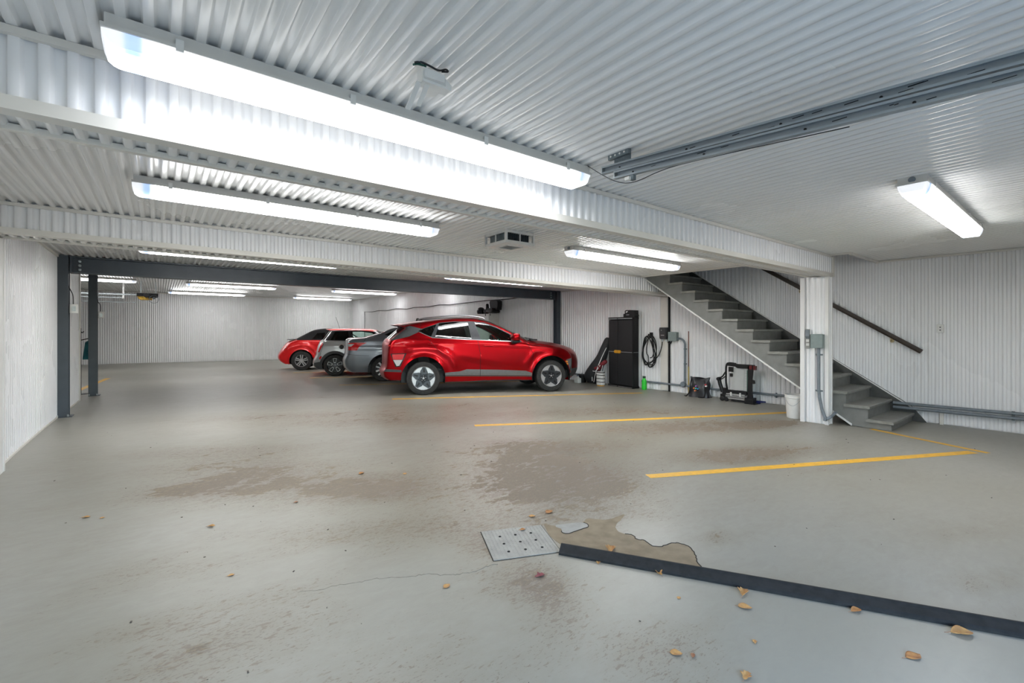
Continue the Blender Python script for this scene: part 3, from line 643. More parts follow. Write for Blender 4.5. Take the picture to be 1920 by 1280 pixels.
def leaf(x, y, s, rot, mi, label, curl=.5, z=None, kind=0):
    r = tag(empty('dry_leaf', (x, y, (fz(x, y) + .002) if z is None else z), rot), label, 'leaf', 'dry leaves on the floor')
    rg = random.Random(int(x * 977 + y * 131)); nu, nv = 12, 8
    def f(u, v):
        wd = math.sin(PI * min(1, u ** (.75 if kind == 0 else 1.1))) ** .8 * (.36 if kind == 0 else .30)
        if kind == 2: wd *= 1 + .35 * math.sin(u * 17)
        vv = v * 2 - 1
        return (s * (u - .5), s * wd * vv, s * (.02 + curl * .30 * vv * vv * wd * 2 + curl * .22 * (u - .5) ** 2 + .02 * math.sin(u * 9 + vv * 3)))
    q = MB(); q.grid(f, nu, nv); ob = obj('blade', q, LEAFM[mi], r, True, 80)
    sl = ob.modifiers.new('thickness', 'SOLIDIFY'); sl.thickness = .0006
    q = MB(); q.tube([(-s * .5, 0, s * (.02 + curl * .055)), (-s * .62, s * .02, s * .03), (-s * .72, s * .06, s * .012)], s * .012, 5); obj('stem', q, LEAFM[2], r, True)
LV = [(1.458, 4.119, .055, .3, 0, 'dry orange leaf on the open floor, left one of a pair in mid floor', .9, None, 0), (1.777, 3.894, .05, 1.0, 1, 'dry tan leaf on the open floor, right one of a pair in mid floor', .2, None, 0),
      (2.098, 2.47, .05, -.5, 1, 'tan leaf beyond the steel floor cover, beside a larger orange leaf', .4, None, 0), (2.246, 2.451, .07, .2, 0, 'orange leaf beyond the steel floor cover, larger of the two there', .5, None, 0),
      (1.899, 2.335, .045, -.3, 0, 'small orange leaf lying on the far edge of the steel floor cover', .6, .006, 1), (2.15, 1.80, .085, .6, 1, 'crumpled brown leaf leaning behind the black rubber strip near the floor cover', 1.3, None, 2),
      (1.622, 1.846, .06, -.2, 3, 'dark red leaf in front of the steel floor cover', .7, None, 2), (1.177, 2.068, .045, .4, 1, 'small tan leaf in front of the floor crack, left of the dark red leaf', .4, None, 0),
      (.305, 2.874, .035, .0, 1, 'tiny pale leaf alone on the left part of the floor', .5, None, 1), (.275, 3.654, .05, -.5, 1, 'thin tan leaf on the left floor, in front of the large bare stain', .8, None, 1),
      (1.975, 1.745, .035, .8, 1, 'small tan leaf touching the front of the rubber strip near its end', .9, None, 2), (2.150, 1.465, .05, 1.2, 1, 'curled pale leaf at the front of the rubber strip beside a bare spot', 1.6, None, 2),
      (2.325, 1.095, .07, .3, 1, 'crumpled tan leaf touching the front middle of the rubber strip', 1.4, None, 2), (2.215, 1.035, .062, -.9, 1, 'flat rounded tan leaf in front of the middle of the rubber strip', .5, None, 0),
      (2.035, 1.273, .025, .2, 1, 'tiny yellowish leaf scrap in front of the rubber strip', .4, None, 0), (2.60, .70, .06, -.4, 0, 'thin reddish-brown leaf along the front of the rubber strip', .9, None, 1),
      (2.772, .365, .095, -.7, 1, 'large golden-brown curled leaf against the rubber strip at the lower right', .9, None, 1), (2.422, .461, .075, -.4, 0, 'triangular golden-brown leaf on open floor at the lower right', .2, None, 1),
      (2.001, .895, .028, .6, 1, 'tiny folded yellow leaf scrap on the floor in front of the rounded tan leaf', .8, None, 2), (1.677, 1.061, .05, -.8, 1, 'oval yellow-brown leaf close to the lower edge of the floor', .4, None, 0),
      (1.778, .827, .055, .2, 1, 'pale brown leaf at the very bottom of the view', .7, None, 2), (1.717, 1.011, .03, .5, 2, 'small brown bud scrap right of the oval yellow-brown leaf', 1., None, 1),
      (.825, 3.759, .035, .1, 2, 'small brown leaf scrap on the floor left of mid floor', .8, None, 1), (-.404, 4.31, .05, -.3, 1, 'thin pale leaf on the far left floor', .5, None, 1), (-.313, 4.236, .03, .4, 1, 'small pale leaf scrap beside the thin pale leaf at far left', .5, None, 0)]
for l in LV: leaf(*l)
rg = random.Random(11)
DEB = noisy('dark_grit', (.10, .08, .06), (.05, .045, .04), 50., .8); q = MB()
for _ in range(170):
    x = rg.uniform(-.8, 7.2); y = rg.uniform(.3, 7.5) ; s = rg.uniform(.002, .007)
    if abs((x - 1.903) * .853 + (y - 1.976) * .521) < .13 and x > 1.7: continue
    z = fz(x, y) + .0008; a = rg.uniform(0, 6); q.obox((x, y, z + s * .2), (s * math.cos(a), s * math.sin(a), 0), (-s * .5 * math.sin(a), s * .5 * math.cos(a), 0), (0, 0, s * .25))
o = obj('grit', q, DEB); tag(o, 'tiny dark specks of grit and leaf crumbs scattered over the floor', 'debris', kind='stuff')
# ------------------------------------------------------------------ things along the right wall
def at(o): return Matrix.Translation(-Vector(o.location))
# tall black storage cabinet
r = tag(empty('storage_cabinet', (8.535, 6.76, 0), -.105), 'tall black two-door plastic storage cabinet with a yellow latch against the right wall', 'cabinet')
q = MB(); q.box(-.06, .085, -.37, .37, .05, 1.56); obj('body', q, mat('cabinet_side', (.008, .008, .009), .5), r)
q = MB(); q.box(-.125, .09, -.385, .385, 0, .05); obj('base', q, BLACK, r)
q = MB(); q.rbox(-.125, .09, -.385, .385, 1.56, 1.62, .02); obj('top', q, BLACK, r)
RIBBED = mat('ribbed_black_plastic', (.014, .0142, .0155), .5, 0, .3)
_n = RIBBED.node_tree; _w = _n.nodes.new('ShaderNodeTexWave'); _w.bands_direction = 'Y'; _w.inputs['Scale'].default_value = 26.; _t = _n.nodes.new('ShaderNodeTexCoord'); _b = _n.nodes.new('ShaderNodeBump'); _b.inputs['Strength'].default_value = .5; _b.inputs['Distance'].default_value = .004
_n.links.new(_t.outputs['Object'], _w.inputs[0]); _n.links.new(_w.outputs['Fac'], _b.inputs['Height']); _n.links.new(_b.outputs[0], _n.nodes['Principled BSDF'].inputs['Normal'])
for a, b in ((-.375, .068), (.076, .375)):
    q = MB(); q.rbox(-.118, -.062, a, b, .06, .81, .012); q.rbox(-.118, -.062, a, b, .83, 1.555, .012); q.box(-.1, -.065, a + .01, b - .01, .8, .84); d_ = obj('door', q, RIBBED, r)
    q = MB(); q.box(-.1205, -.114, a + .01, b - .01, .812, .826); obj('door_band', q, GALV, d_)
q = MB(); q.box(-.075, .08, -.375, -.368, .812, .822); obj('side_band', q, GALV, r)
AMBER = mat('amber_plastic', (.62, .30, .02), .35)
q = MB(); q.rbox(-.05, .05, -.03, .03, -.006, .006, .02); 
q = MB(); q.prism([(-.105, -.012), (-.085, -.034), (.085, -.034), (.105, -.012), (.105, .012), (.085, .034), (-.085, .034), (-.105, .012)], .02, ((-.118, .072, .822), (0, 1, 0), (0, 0, 1), (-1, 0, 0))); q.box(-.139, -.137, .070, .074, .79, .856, 1); obj('latch', q, [AMBER, BLACK], r)
for z in (1.585, .02):
    q = MB(); q.box(-.1275, -.1255, -.375, .06, z - .006, z + .006); q.box(-.1275, -.1255, .085, .375, z - .006, z + .006); obj('edge_strip', q, ALU, r)
# battery charger on the cabinet
r = tag(empty('battery_charger', (8.53, 6.55, 1.621)), 'small black battery charger with a cable on top of the black cabinet', 'charger')
q = MB(); q.prism([(-.16, 0), (.15, 0), (.15, .15), (-.01, .16), (-.06, .10), (-.16, .07)], .14, ((-.07, 0, 0), (0, -1, 0), (0, 0, 1), (1, 0, 0))); obj('case', q, BLACK, r)
q = MB(); q.tube(catmull([(0, .15, .05), (0, .16, .14), (0, .08, .15), (0, .04, .12)], 5), .012, 7); obj('handle', q, BLACK, r, True)
q = MB(); q.box(-.074, -.07, .0, .08, .045, .055); obj('label_strip', q, ALU, r)
q = MB(); q.tube(catmull([(-.02, -.15, .08), (-.03, -.2, .07), (-.03, -.24, .02), (-.02, -.19, .008), (.02, -.16, .008)], 6), .006, 6); obj('cable', q, BLACK, r, True)
# sports bag leaning beside the cabinet
r = tag(empty('golf_bag', (8.47, 7.5, 0)), 'black golf bag with red panel and white piping leaning beside the black cabinet', 'bag')
BAGM = noisy('black_bag_fabric', (.012, .013, .015), (.02, .021, .024), 40., .7, 0, .3)
def limb(c, n=16, m=10):
    """closed fat tube through (x,y,z,r) stations with rounded ends"""
    P = [Vector(p) for p in catmull([p[:3] for p in c], m)]; R = [v[0] for v in catmull([(p[3], 0, 0) for p in c], m)]
    return P, R
q = MB(); P, R = limb([(8.42, 7.74, .05, .09), (8.44, 7.70, .16, .17), (8.46, 7.58, .36, .16), (8.50, 7.42, .62, .13), (8.55, 7.34, .88, .105), (8.58, 7.27, 1.08, .085), (8.585, 7.26, 1.14, .05)]); q.tube(P, R, 18); q.xf(at(r)); obj('body', q, BAGM, r, True)
REDF = noisy('red_fabric', (.20, .012, .02), (.13, .01, .015), 30., .7, 0, .2); WPIPE = mat('white_piping', (.75, .75, .74), .5)
for cy, cz, rx, m_, nm in ((7.47, .40, .11, REDF, 'side_panel'), (7.66, .2, .12, BAGM, 'pocket'), (7.46, .19, .13, BAGM, 'pocket')):
    q = MB(); q.grid(lambda u, v: (8.40 - .075 * math.sin(PI * u) ** .5 * math.sin(PI * v) ** .5, cy + rx * (2 * u - 1), cz + (.06 if m_ is REDF else .17) * (2 * v - 1)), 10, 10); q.xf(at(r)); obj(nm, q, m_, r, True)
q = MB()
q.tube(catmull([(8.33, 7.72, .08), (8.32, 7.70, .24), (8.32, 7.66, .33), (8.325, 7.59, .33), (8.33, 7.56, .24), (8.33, 7.55, .08)], 6), .009, 6)
q.tube(catmull([(8.33, 7.50, .06), (8.325, 7.45, .24), (8.33, 7.38, .42), (8.40, 7.29, .7), (8.44, 7.20, .9)], 6), .009, 6)
q.tube(catmull([(8.325, 7.58, .36), (8.32, 7.52, .33), (8.32, 7.44, .33), (8.325, 7.36, .40), (8.33, 7.30, .48)], 6), .008, 6)
q.tube(catmull([(8.34, 7.37, .06), (8.33, 7.35, .24), (8.34, 7.27, .36), (8.36, 7.24, .5)], 6), .008, 6); q.xf(at(r)); obj('piping', q, WPIPE, r, True)
q = MB(); q.tube(catmull([(8.36, 7.36, .42), (8.37, 7.28, .5), (8.39, 7.2, .56), (8.41, 7.21, .57)], 5), [.03, .05, .05, .03, .04, .05, .05, .05, .05, .05, .05, .05, .05, .05, .05, .05][:16], 8); q.xf(at(r)); obj('side_panel', q, REDF, r, True)
# striped white pads beside it
r = tag(empty('sports_pad', (8.235, 7.2, 0)), 'white sports pad with black bands on the floor between golf bag and black cabinet', 'sports pad')
q = MB(); q.rbox(-.06, .06, -.1, .1, .02, .34, .04); obj('pad', q, WPLAST, r, True)
q = MB()
for z in (.09, .17, .25, .31): q.rbox(-.064, .064, -.104, .104, z, z + .022, .042)
obj('band', q, BLACK, r, True)
q = MB(); q.rbox(-.05, .05, -.09, .09, .0, .022, .03); obj('sole', q, AMBER, r)
r = tag(empty('plastic_bin', (8.46, 8.01, 0)), 'low black plastic bin on the floor left of the golf bag', 'bin')
q = MB(); q.lathe([(.10, 0), (.125, .18), (.132, .185), (.132, .2), (.118, .2), (.112, .18), (.09, .012), (0, .012)], 28); obj('tub', q, BLACK, r, True)
r = tag(empty('white_jug', (8.25, 7.96, 0)), 'white plastic jug on the floor just beyond the nose of the red car', 'jug')
q = MB(); q.rbox(-.06, .06, -.08, .08, 0, .13, .03); q.lathe([(.05, .13), (.03, .16), (.022, .165), (.022, .18), (0, .18)], 18); obj('body', q, WPLAST, r, True)
q = MB(); q.lathe([(.026, .175), (.026, .195), (0, .195)], 18); obj('cap', q, mat('blue_cap', (.05, .08, .2), .4), r, True)
# charging station, coiled cable, box and conduits
r = tag(empty('car_charger', (8.655, 5.745, 1.13)), 'dark grey car charging unit on the right wall above the coiled cable', 'car charger')
q = MB(); P = [(-.085, .03), (-.07, 0), (.07, 0), (.085, .03), (.095, .2), (.08, .25), (-.08, .25), (-.095, .2)]; q.prism(P, .10, ((.015, 0, 0), (0, 1, 0), (0, 0, 1), (-1, 0, 0))); obj('case', q, CHAR, r)
q = MB(); q.prism([(a * .8, .02 + b * .88) for a, b in P], .014, ((-.085, 0, 0), (0, 1, 0), (0, 0, 1), (-1, 0, 0))); f_ = obj('front_cover', q, CHAR, r)
q = MB(); q.box(-.102, -.0985, -.04, .04, .078, .086); obj('name_plate', q, WPLAST, f_)
q = MB(); q.lathe([(0, .002), (.008, .002), (.008, 0)], 12, ((-.099, .03, .19), (0, 1, 0), (0, 0, 1), (-1, 0, 0))); obj('indicator', q, mat('indicator_light', (.6, .7, .6), .3), f_)
for y in (-.05, .05):
    q = MB(); q.lathe([(.016, 0), (.016, -.035), (.02, -.036), (.02, -.05), (0, -.05)], 12, ((-.03, y, 0), (1, 0, 0), (0, 1, 0), (0, 0, 1))); obj('cable_gland', q, GALV, r, True)
r = tag(empty('charging_cable', (8.63, 6.1, .5)), 'black charging cable hung in a loose coil on the right wall beside the black cabinet', 'cable')
q = MB(); pts = [(8.625, 5.795, 1.068), (8.62, 5.81, .95), (8.61, 5.86, .8), (8.60, 5.98, .66)]
for k, (cy, cz, ry, rz, tl) in enumerate(((6.1, .86, .22, .36, .0), (6.12, .87, .20, .31, .05), (6.08, .9, .22, .30, -.05), (6.11, .85, .17, .34, .03), (6.05, .95, .12, .24, .0))):
    for i in range(16):
        a = -PI * .35 + 2 * PI * i / 16
        sx = .55 + .45 * (.5 - .5 * math.sin(a))         # loops pinch together at the hook
        pts.append((8.60 - .012 * k + .006 * math.sin(3 * a), cy + ry * math.cos(a) * sx + tl * math.sin(a), cz + rz * math.sin(a)))
q.tube(catmull(pts, 4), .0105, 7); q.xf(at(r)); obj('cable', q, RUBBER, r, True)
q = MB(); q.tube(catmull([(8.66, 6.1, 1.2), (8.60, 6.1, 1.19), (8.57, 6.1, 1.2), (8.56, 6.1, 1.24)], 4), .012, 8); q.box(8.655, 8.668, 6.06, 6.14, 1.14, 1.27); q.xf(at(r)); obj('hook', q, BLACK, r)
q = MB(); q.tube([(8.585, 6.03, 1.21), (8.57, 6.0, 1.1), (8.575, 6.0, 1.0)], [.022, .026, .018], 10); q.xf(at(r)); obj('plug', q, BLACK, r, True)
r = tag(empty('junction_box', (8.655, 5.525, 1.095)), 'grey-green electrical box on the right wall beside the car charger', 'electrical box', 'electrical boxes')
q = MB(); q.rbox(-.075, .02, -.095, .095, 0, .185, .008); obj('box', q, GREYBOX, r)
q = MB(); q.box(-.08, -.075, -.1, .1, -.005, .19); obj('lid', q, GREYBOX, r)
q = MB(); q.tube(catmull([(-.03, .13, -.03), (-.035, .1, -.055), (-.035, .06, -.05), (-.03, .04, .0)], 5), .012, 7); obj('flex_cable', q, BLACK, r, True)
r = tag(empty('bent_conduit', (8.645, 5.28, .2)), 'grey conduit bending down from the electrical box to the low wall pipe', 'conduit')
q = MB(); q.tube([(8.645, 5.43, 1.145)] + [(8.645, 5.40 - .13 * math.sin(a), 1.015 + .13 * math.cos(a)) for a in [i * PI / 16 for i in range(9)]] + [(8.645, 5.27, .24)], .0215, 12); q.xf(at(r)); obj('pipe', q, CONDUIT, r, True)
for z in (.62, .93):
    q = MB(); q.tube([(8.645, 5.27, z - .012), (8.645, 5.27, z + .012)], .026, 12); q.box(8.655, 8.667, 5.235, 5.305, z - .01, z + .01); q.xf(at(r)); obj('strap', q, GALVD, r)
r = tag(empty('conduit_box', (8.625, 5.3, .14)), 'round grey conduit junction on the low wall pipe under the bent conduit', 'electrical box', 'electrical boxes')
q = MB(); q.lathe([(0, .06), (.055, .06), (.062, .05), (.062, 0)], 8, ((.035, 0, .05), (0, 1, 0), (0, 0, 1), (-1, 0, 0))); obj('box', q, CONDUIT, r)
q = MB(); q.lathe([(0, .07), (.05, .068), (.055, .06)], 8, ((.035, 0, .05), (0, 1, 0), (0, 0, 1), (-1, 0, 0))); obj('lid', q, CONDUIT, r)
r = tag(empty('wall_conduit', (8.645, 5.3, .15)), 'grey conduit running low along the right wall behind the bag and the bike rack', 'conduit')
for P_ in ([(8.64, 6.335, .17), (8.64, 5.37, .165)], [(8.64, 5.23, .165), (8.64, 4.6, .16), (8.64, 2.75, .185)], [(8.64, 9.0, .17), (8.64, 7.7, .17)]):
    q = MB(); q.tube(P_, .02, 10); q.xf(at(r)); obj('pipe', q, CONDUIT, r, True)
for y in (8.2, 6.28, 4.75, 3.5):
    q = MB(); q.tube([(8.64, y - .015, .165), (8.64, y + .015, .165)], .026, 10); q.box(8.652, 8.666, y - .012, y + .012, .12, .21); q.xf(at(r)); obj('strap', q, GALVD, r)
r = tag(empty('measuring_stick', (8.65, 5.19, .02)), 'thin yellow and red stick standing upright against the right wall', 'stick')
q = MB(); q.box(-.008, .008, -.009, .009, 0, .55); q.box(-.007, .007, -.007, .007, .55, 1.28, 1); obj('stick', q, [mat('yellow_wood', (.55, .40, .12), .6), mat('red_brown_wood', (.22, .10, .07), .6)], r)
r = tag(empty('green_bottle', (8.50, 6.17, 0)), 'bright green plastic bottle on the floor at the right foot of the black cabinet', 'bottle')
q = MB(); q.lathe([(.0, 0), (.048, 0), (.055, .01), (.055, .1), (.05, .12), (.055, .14), (.05, .2), (.032, .245), (.028, .26), (0, .26)], 24); obj('body', q, mat('neon_green_plastic', (.03, .62, .04), .35), r, True)
q = MB(); q.lathe([(.033, .258), (.033, .298), (.02, .302), (0, .302)], 20); obj('cap', q, mat('dark_green_cap', (.01, .06, .02), .4), r, True)
# black soft bag with coloured dots
r = tag(empty('tote_bag', (8.47, 4.84, 0)), 'slumped black bag with coloured dots on the floor under the stairs', 'bag')
def bagf(u, v):
    a = 2 * PI * u; z = .385 * v; c, s = math.cos(a), math.sin(a)
    k = (abs(c) ** 3 + abs(s) ** 3) ** (-1 / 3.)
    k *= 1. + .06 * math.sin(3 * a + 7 * v) + .05 * math.sin(5 * a - 9 * v) + (.16 * (1 - v) ** 3)
    taper = 1 + .03 * v - .07 * math.sin(PI * v)
    return (.125 * c * k * (1 - .62 * v ** 3), .185 * s * k * taper - .01 * v, z * (1 - .0 * v) + (.022 * abs(s) ** 2 + .012 * math.sin(3 * a + 1)) * v ** 2 - .012 * v)
q = MB(); q.grid(bagf, 40, 14); q.add([bagf(i / 40, .93) for i in range(40)], [tuple(range(40))]); obj('body', q, noisy('black_nylon', (.012, .012, .014), (.03, .03, .034), 14., .38, 0, .3), r, True, 70)
q = MB(); q.tube(catmull([(-.06, .14, .36), (-.12, .13, .25), (-.135, .14, .10), (-.16, .2, .01), (-.12, .25, .012)], 6), .012, 6); q.tube(catmull([(-.05, -.12, .34), (-.09, -.16, .2), (-.1, -.16, .05), (-.14, -.14, .012), (-.15, -.05, .012)], 6), .012, 6); obj('strap', q, BLACK, r, True)
for y, z, c_ in ((.0, .223, (.45, .20, .55)), (.045, .178, (.75, .22, .06)), (.005, .178, (.10, .60, .50)), (-.04, .173, (.06, .35, .75)), (.018, .132, (.80, .25, .10)), (-.17, .262, (.5, .05, .06)), (-.18, .235, (.7, .65, .6))):
    xs_ = -.15 if y > -.1 else -.105
    q = MB(); q.lathe([(0, .004), (.013, .003), (.015, -.035)], 10, ((xs_, y, z), (0, 1, 0), (0, 0, 1), (-1, 0, 0))); obj('printed_dot', q, mat('dot_%d' % int(c_[0] * 1000 + c_[1] * 10), c_, .5), r)
# folded hitch bike rack
r = tag(empty('bike_rack', (8.4, 4.0, 0)), 'black and silver folded car bike rack standing on the floor under the stairs', 'bike rack')
def rk(name, m, fn, sm_=False):
    q = MB(); fn(q); q.xf(at(r)); return obj(name, q, m, r, sm_)
PANEL = noisy('pale_grey_panel', (.50, .51, .50), (.45, .46, .45), 6., .5)
rk('panel', PANEL, lambda q: (q.prism([(3.885, .215), (4.19, .225), (4.18, .63), (3.875, .625)], .03, ((8.44, 0, 0), (0, 1, 0), (0, 0, 1), (-1, 0, 0))), q.prism([(3.95, .22), (4.12, .222), (4.115, .60), (4.03, .62), (3.945, .60)], .008, ((8.41, 0, 0), (0, 1, 0), (0, 0, 1), (-1, 0, 0)))))
def ribs(q):
    for k in range(7):
        z = .26 + .05 * k; q.box(8.402, 8.41, 3.885, 3.93, z, z + .006); q.box(8.402, 8.41, 4.13, 4.18, z, z + .006)
rk('panel_rib', ALU, ribs)
rk('frame_tube', BLACK, lambda q: q.tube(catmull([(8.4, 4.09, .70), (8.4, 4.2, .71), (8.4, 4.255, .69), (8.4, 4.275, .62), (8.4, 4.277, .5), (8.4, 4.275, .34), (8.4, 4.255, .22), (8.4, 4.24, .08)], 6), .017, 10), True)
rk('top_bar', BLACK, lambda q: (q.prism([(4.25, .66), (4.25, .715), (4.16, .72), (4.08, .70), (3.76, .70), (3.75, .655), (3.85, .63), (4.05, .625), (4.1, .65)], .05, ((8.425, 0, 0), (0, 1, 0), (0, 0, 1), (-1, 0, 0))), q.box(8.38, 8.42, 4.14, 4.22, .55, .64), q.box(8.385, 8.415, 4.15, 4.2, .46, .52)))
rk('side_post', BLACK, lambda q: (q.prism([(3.87, .68), (3.775, .68), (3.80, .45), (3.80, .2), (3.775, .02), (3.87, .02), (3.875, .2), (3.862, .45)], .045, ((8.42, 0, 0), (0, 1, 0), (0, 0, 1), (-1, 0, 0))),))
rk('post_insert', mat('dull_green_plastic', (.05, .11, .09), .5), lambda q: q.box(8.385, 8.425, 3.872, 3.888, .2, .6))
rk('tail_lamp', mat('dark_red_lens', (.12, .012, .015), .25), lambda q: (q.box(8.36, 8.42, 3.725, 3.765, .61, .685), q.box(8.37, 8.40, 3.79, 3.84, .62, .69)))
rk('clamp_lever', BLACK, lambda q: (q.obox((8.4, 3.785, .4), (.015, 0, 0), (0, .025, .01), (0, -.006, .03)), q.tube([(8.4, 3.79, .42), (8.4, 3.755, .385), (8.4, 3.75, .37)], .009, 7)))
rk('folding_arm', BLACK, lambda q: (q.tube([(8.4, 4.285, .54), (8.4, 4.34, .455), (8.4, 4.41, .405)], .014, 8), q.tube([(8.4, 4.275, .47), (8.4, 4.33, .42), (8.4, 4.36, .40)], .010, 8), q.tube([(8.385, 4.405, .40), (8.385, 4.385, .31), (8.385, 4.33, .16)], .034, 10), q.lathe([(0, .06), (.03, .06), (.035, .05), (.035, -.02), (0, -.02)], 16, ((8.40, 4.405, .40), (0, 1, 0), (0, 0, 1), (-1, 0, 0)))), True)
rk('base_frame', BLACK, lambda q: (q.box(8.36, 8.44, 3.88, 4.26, .155, .205), q.box(8.35, 8.45, 4.2, 4.36, .055, .125), q.box(8.33, 8.45, 3.75, 3.9, .012, .11), q.box(8.32, 8.46, 3.72, 3.9, .0, .018), q.box(8.36, 8.44, 3.9, 4.16, .012, .045), q.box(8.36, 8.42, 4.26, 4.33, .12, .24)))
rk('wheel_tray', ALU, lambda q: (q.prism([(8.345, .118), (8.355, .118), (8.36, .10), (8.40, .10), (8.405, .118), (8.415, .118), (8.41, .085), (8.35, .085)], .36, ((0, 3.9, 0), (1, 0, 0), (0, 0, 1), (0, 1, 0))), q.box(8.34, 8.42, 3.91, 4.25, .055, .075), q.box(8.35, 8.36, 3.9, 4.25, .13, .15)))
for y0 in (3.97, 4.14): rk('wheel_strap', WPLAST, lambda q: q.box(8.335, 8.35, y0, y0 + .03, .11, .18))
for y0, z0 in ((4.315, .045), (4.24, .04)): rk('castor', BLACK, lambda q: q.lathe([(0, .02), (.03, .02), (z0, .012), (z0, -.012), (.03, -.02), (0, -.02)], 20, ((8.34, y0, z0), (0, 1, 0), (0, 0, 1), (-1, 0, 0))), True)
r = tag(empty('blue_scraper', (8.5, 3.71, 0)), 'flat dark blue scraper lying on the floor at the right foot of the bike rack', 'scraper')
q = MB(); q.prism([(-.11, -.02), (.06, -.035), (.1, 0), (.06, .035), (-.11, .02)], .02, ((0, 0, .035), (0, -1, 0), (1, 0, 0), (0, 0, 1))); q.box(-.03, .03, .0, .06, 0, .036); obj('blade', q, mat('navy_plastic', (.01, .015, .11), .4), r)
# bucket behind the post
r = tag(empty('white_bucket', (7.62, 2.80, 0)), 'white plastic bucket on the floor half hidden behind the white post', 'bucket')
q = MB(); q.lathe([(0, 0), (.12, 0), (.125, .01), (.143, .30), (.152, .305), (.152, .32), (.146, .325), (.152, .33), (.152, .35), (.138, .35), (.12, .02), (0, .02)], 32); obj('pail', q, WPLAST, r, True)
q = MB(); q.tube(catmull([(-.10, .12, .31), (-.16, .05, .22), (-.165, -.03, .2), (-.13, -.11, .29), (-.11, -.12, .31)], 6), .003, 6); obj('wire_handle', q, GALV, r, True)
# on the post
r = tag(empty('door_control', (7.375, 2.556, 1.06)), 'slim grey wall control holder on the white post', 'wall control')
q = MB(); q.rbox(-.012, .0, -.027, .027, 0, .28, .004); obj('plate', q, noisy('grey_plastic', (.34, .34, .32), (.30, .30, .28), 20., .45), r)
q = MB(); q.box(-.032, -.012, -.024, .024, .175, .27); q.prism([(-.012, .14), (-.03, .175), (-.012, .175)], .048, ((0, -.024, 0), (1, 0, 0), (0, 0, 1), (0, 1, 0))); obj('holder', q, CONDUIT, r)
for z in (.04, .095): 
    q = MB(); q.rbox(-.018, -.012, -.02, .02, z, z + .036, .004); obj('button', q, WPLAST, r)
r = tag(empty('post_junction_box', (7.372, 2.42, 1.075)), 'grey-green electrical box on the white post above a conduit', 'electrical box', 'electrical boxes')
q = MB(); q.rbox(-.075, .0, -.075, .075, 0, .19, .01); obj('box', q, GREYBOX, r); q = MB(); q.rbox(-.085, -.075, -.078, .078, -.004, .194, .012); obj('lid', q, GREYBOX, r)
r = tag(empty('post_conduit', (7.355, 2.41, .05)), 'grey conduit running down the white post and bending towards its foot', 'conduit')
q = MB(); q.tube([(7.336, 2.41, 1.07), (7.336, 2.41, .50), (7.336, 2.40, .38), (7.336, 2.37, .22), (7.336, 2.33, .09)], .021, 12); q.tube([(7.336, 2.31, .09), (7.35, 2.27, .12), (7.42, 2.255, .15), (7.5, 2.255, .17)], .019, 10); q.xf(at(r)); obj('pipe', q, CONDUIT, r, True)
for z in (.98, .47):
    q = MB(); q.tube([(7.336, 2.41, z - .01), (7.336, 2.41, z + .01)], .026, 12); q.box(7.352, 7.3585, 2.365, 2.455, z - .01, z + .01); q.xf(at(r)); obj('strap', q, GALVD, r)
q = MB(); q.rbox(7.312, 7.36, 2.31, 2.35, .06, .12, .008); q.xf(at(r)); obj('elbow', q, CONDUIT, r)
# right wall: switch plate and two pipes
r = tag(empty('outlet_plate', (8.655, 1.355, 1.29)), 'white outlet plate on the right wall beyond the end of the handrail', 'outlet')
q = MB(); q.rbox(-.006, .014, -.038, .038, 0, .115, .004); obj('plate', q, WPLAST, r)
for z in (.035, .075): q = MB(); q.box(-.008, -.006, -.008, .008, z - .006, z + .006); obj('socket', q, DARK, r)
for k, (zz, nm) in enumerate(((.262, 'upper of two grey conduits running low along the right wall from the stair foot'), (.2, 'lower of two grey conduits running low along the right wall from the stair foot'))):
    r = tag(empty('wall_conduit', (8.61, .9, zz)), nm, 'conduit'); q = MB(); q.tube([(8.61, 1.862, zz - .012), (8.61, .6, zz), (8.61, -1.15, zz + .01)], .022, 12); q.xf(at(r)); obj('pipe', q, CONDUIT, r, True)
    for y in (.66, -.6):
        q = MB(); q.tube([(8.61, y - .014, zz), (8.61, y + .014, zz)], .028, 12); q.box(8.62, 8.664, y - .02, y + .02, zz - .012, zz + .012); q.xf(at(r)); obj('strap', q, GALVD, r)
# ------------------------------------------------------------------ far hall
r = tag(empty('white_locker', (8.46, 12.22, fz(8.4, 12.2))), 'white two-door metal locker against the far right wall behind the red car', 'locker'); z0 = r.location.z; H = 1.84 - z0
q = MB(); q.box(-.185, .2, -.37, .37, 0, H); obj('body', q, WPLAST, r)
for a, b in ((-.365, -.004), (.004, .365)):
    q = MB(); q.box(-.205, -.186, a, b, .08, H - .03); d_ = obj('door', q, WPLAST, r); q = MB(); q.box(-.215, -.205, (b - .05 if a < 0 else a + .03), (b - .03 if a < 0 else a + .05), H * .5, H * .5 + .12); obj('handle', q, BLACK, d_)
r = tag(empty('helmet', (8.45, 12.62, 1.842)), 'round dark helmet on top of the white locker', 'helmet')
r.location = (8.42, 12.53, 1.842)
q = MB(); q.lathe([(.12, .01), (.135, .06), (.13, .13), (.105, .19), (.06, .225), (0, .235)], 28); obj('shell', q, mat('helmet_shell', (.012, .013, .016), .2), r, True)
q = MB(); q.grid(lambda u, v: (-.137 * math.cos((u - .5) * 2.2) - .004, .137 * math.sin((u - .5) * 2.2), .05 + .08 * v), 10, 4); obj('visor', q, mat('visor', (.02, .022, .03), .05), r, True)
r = tag(empty('sports_shoe', (8.44, 12.225, 1.842)), 'black boot lying between helmet and child seat on the white locker', 'boot')
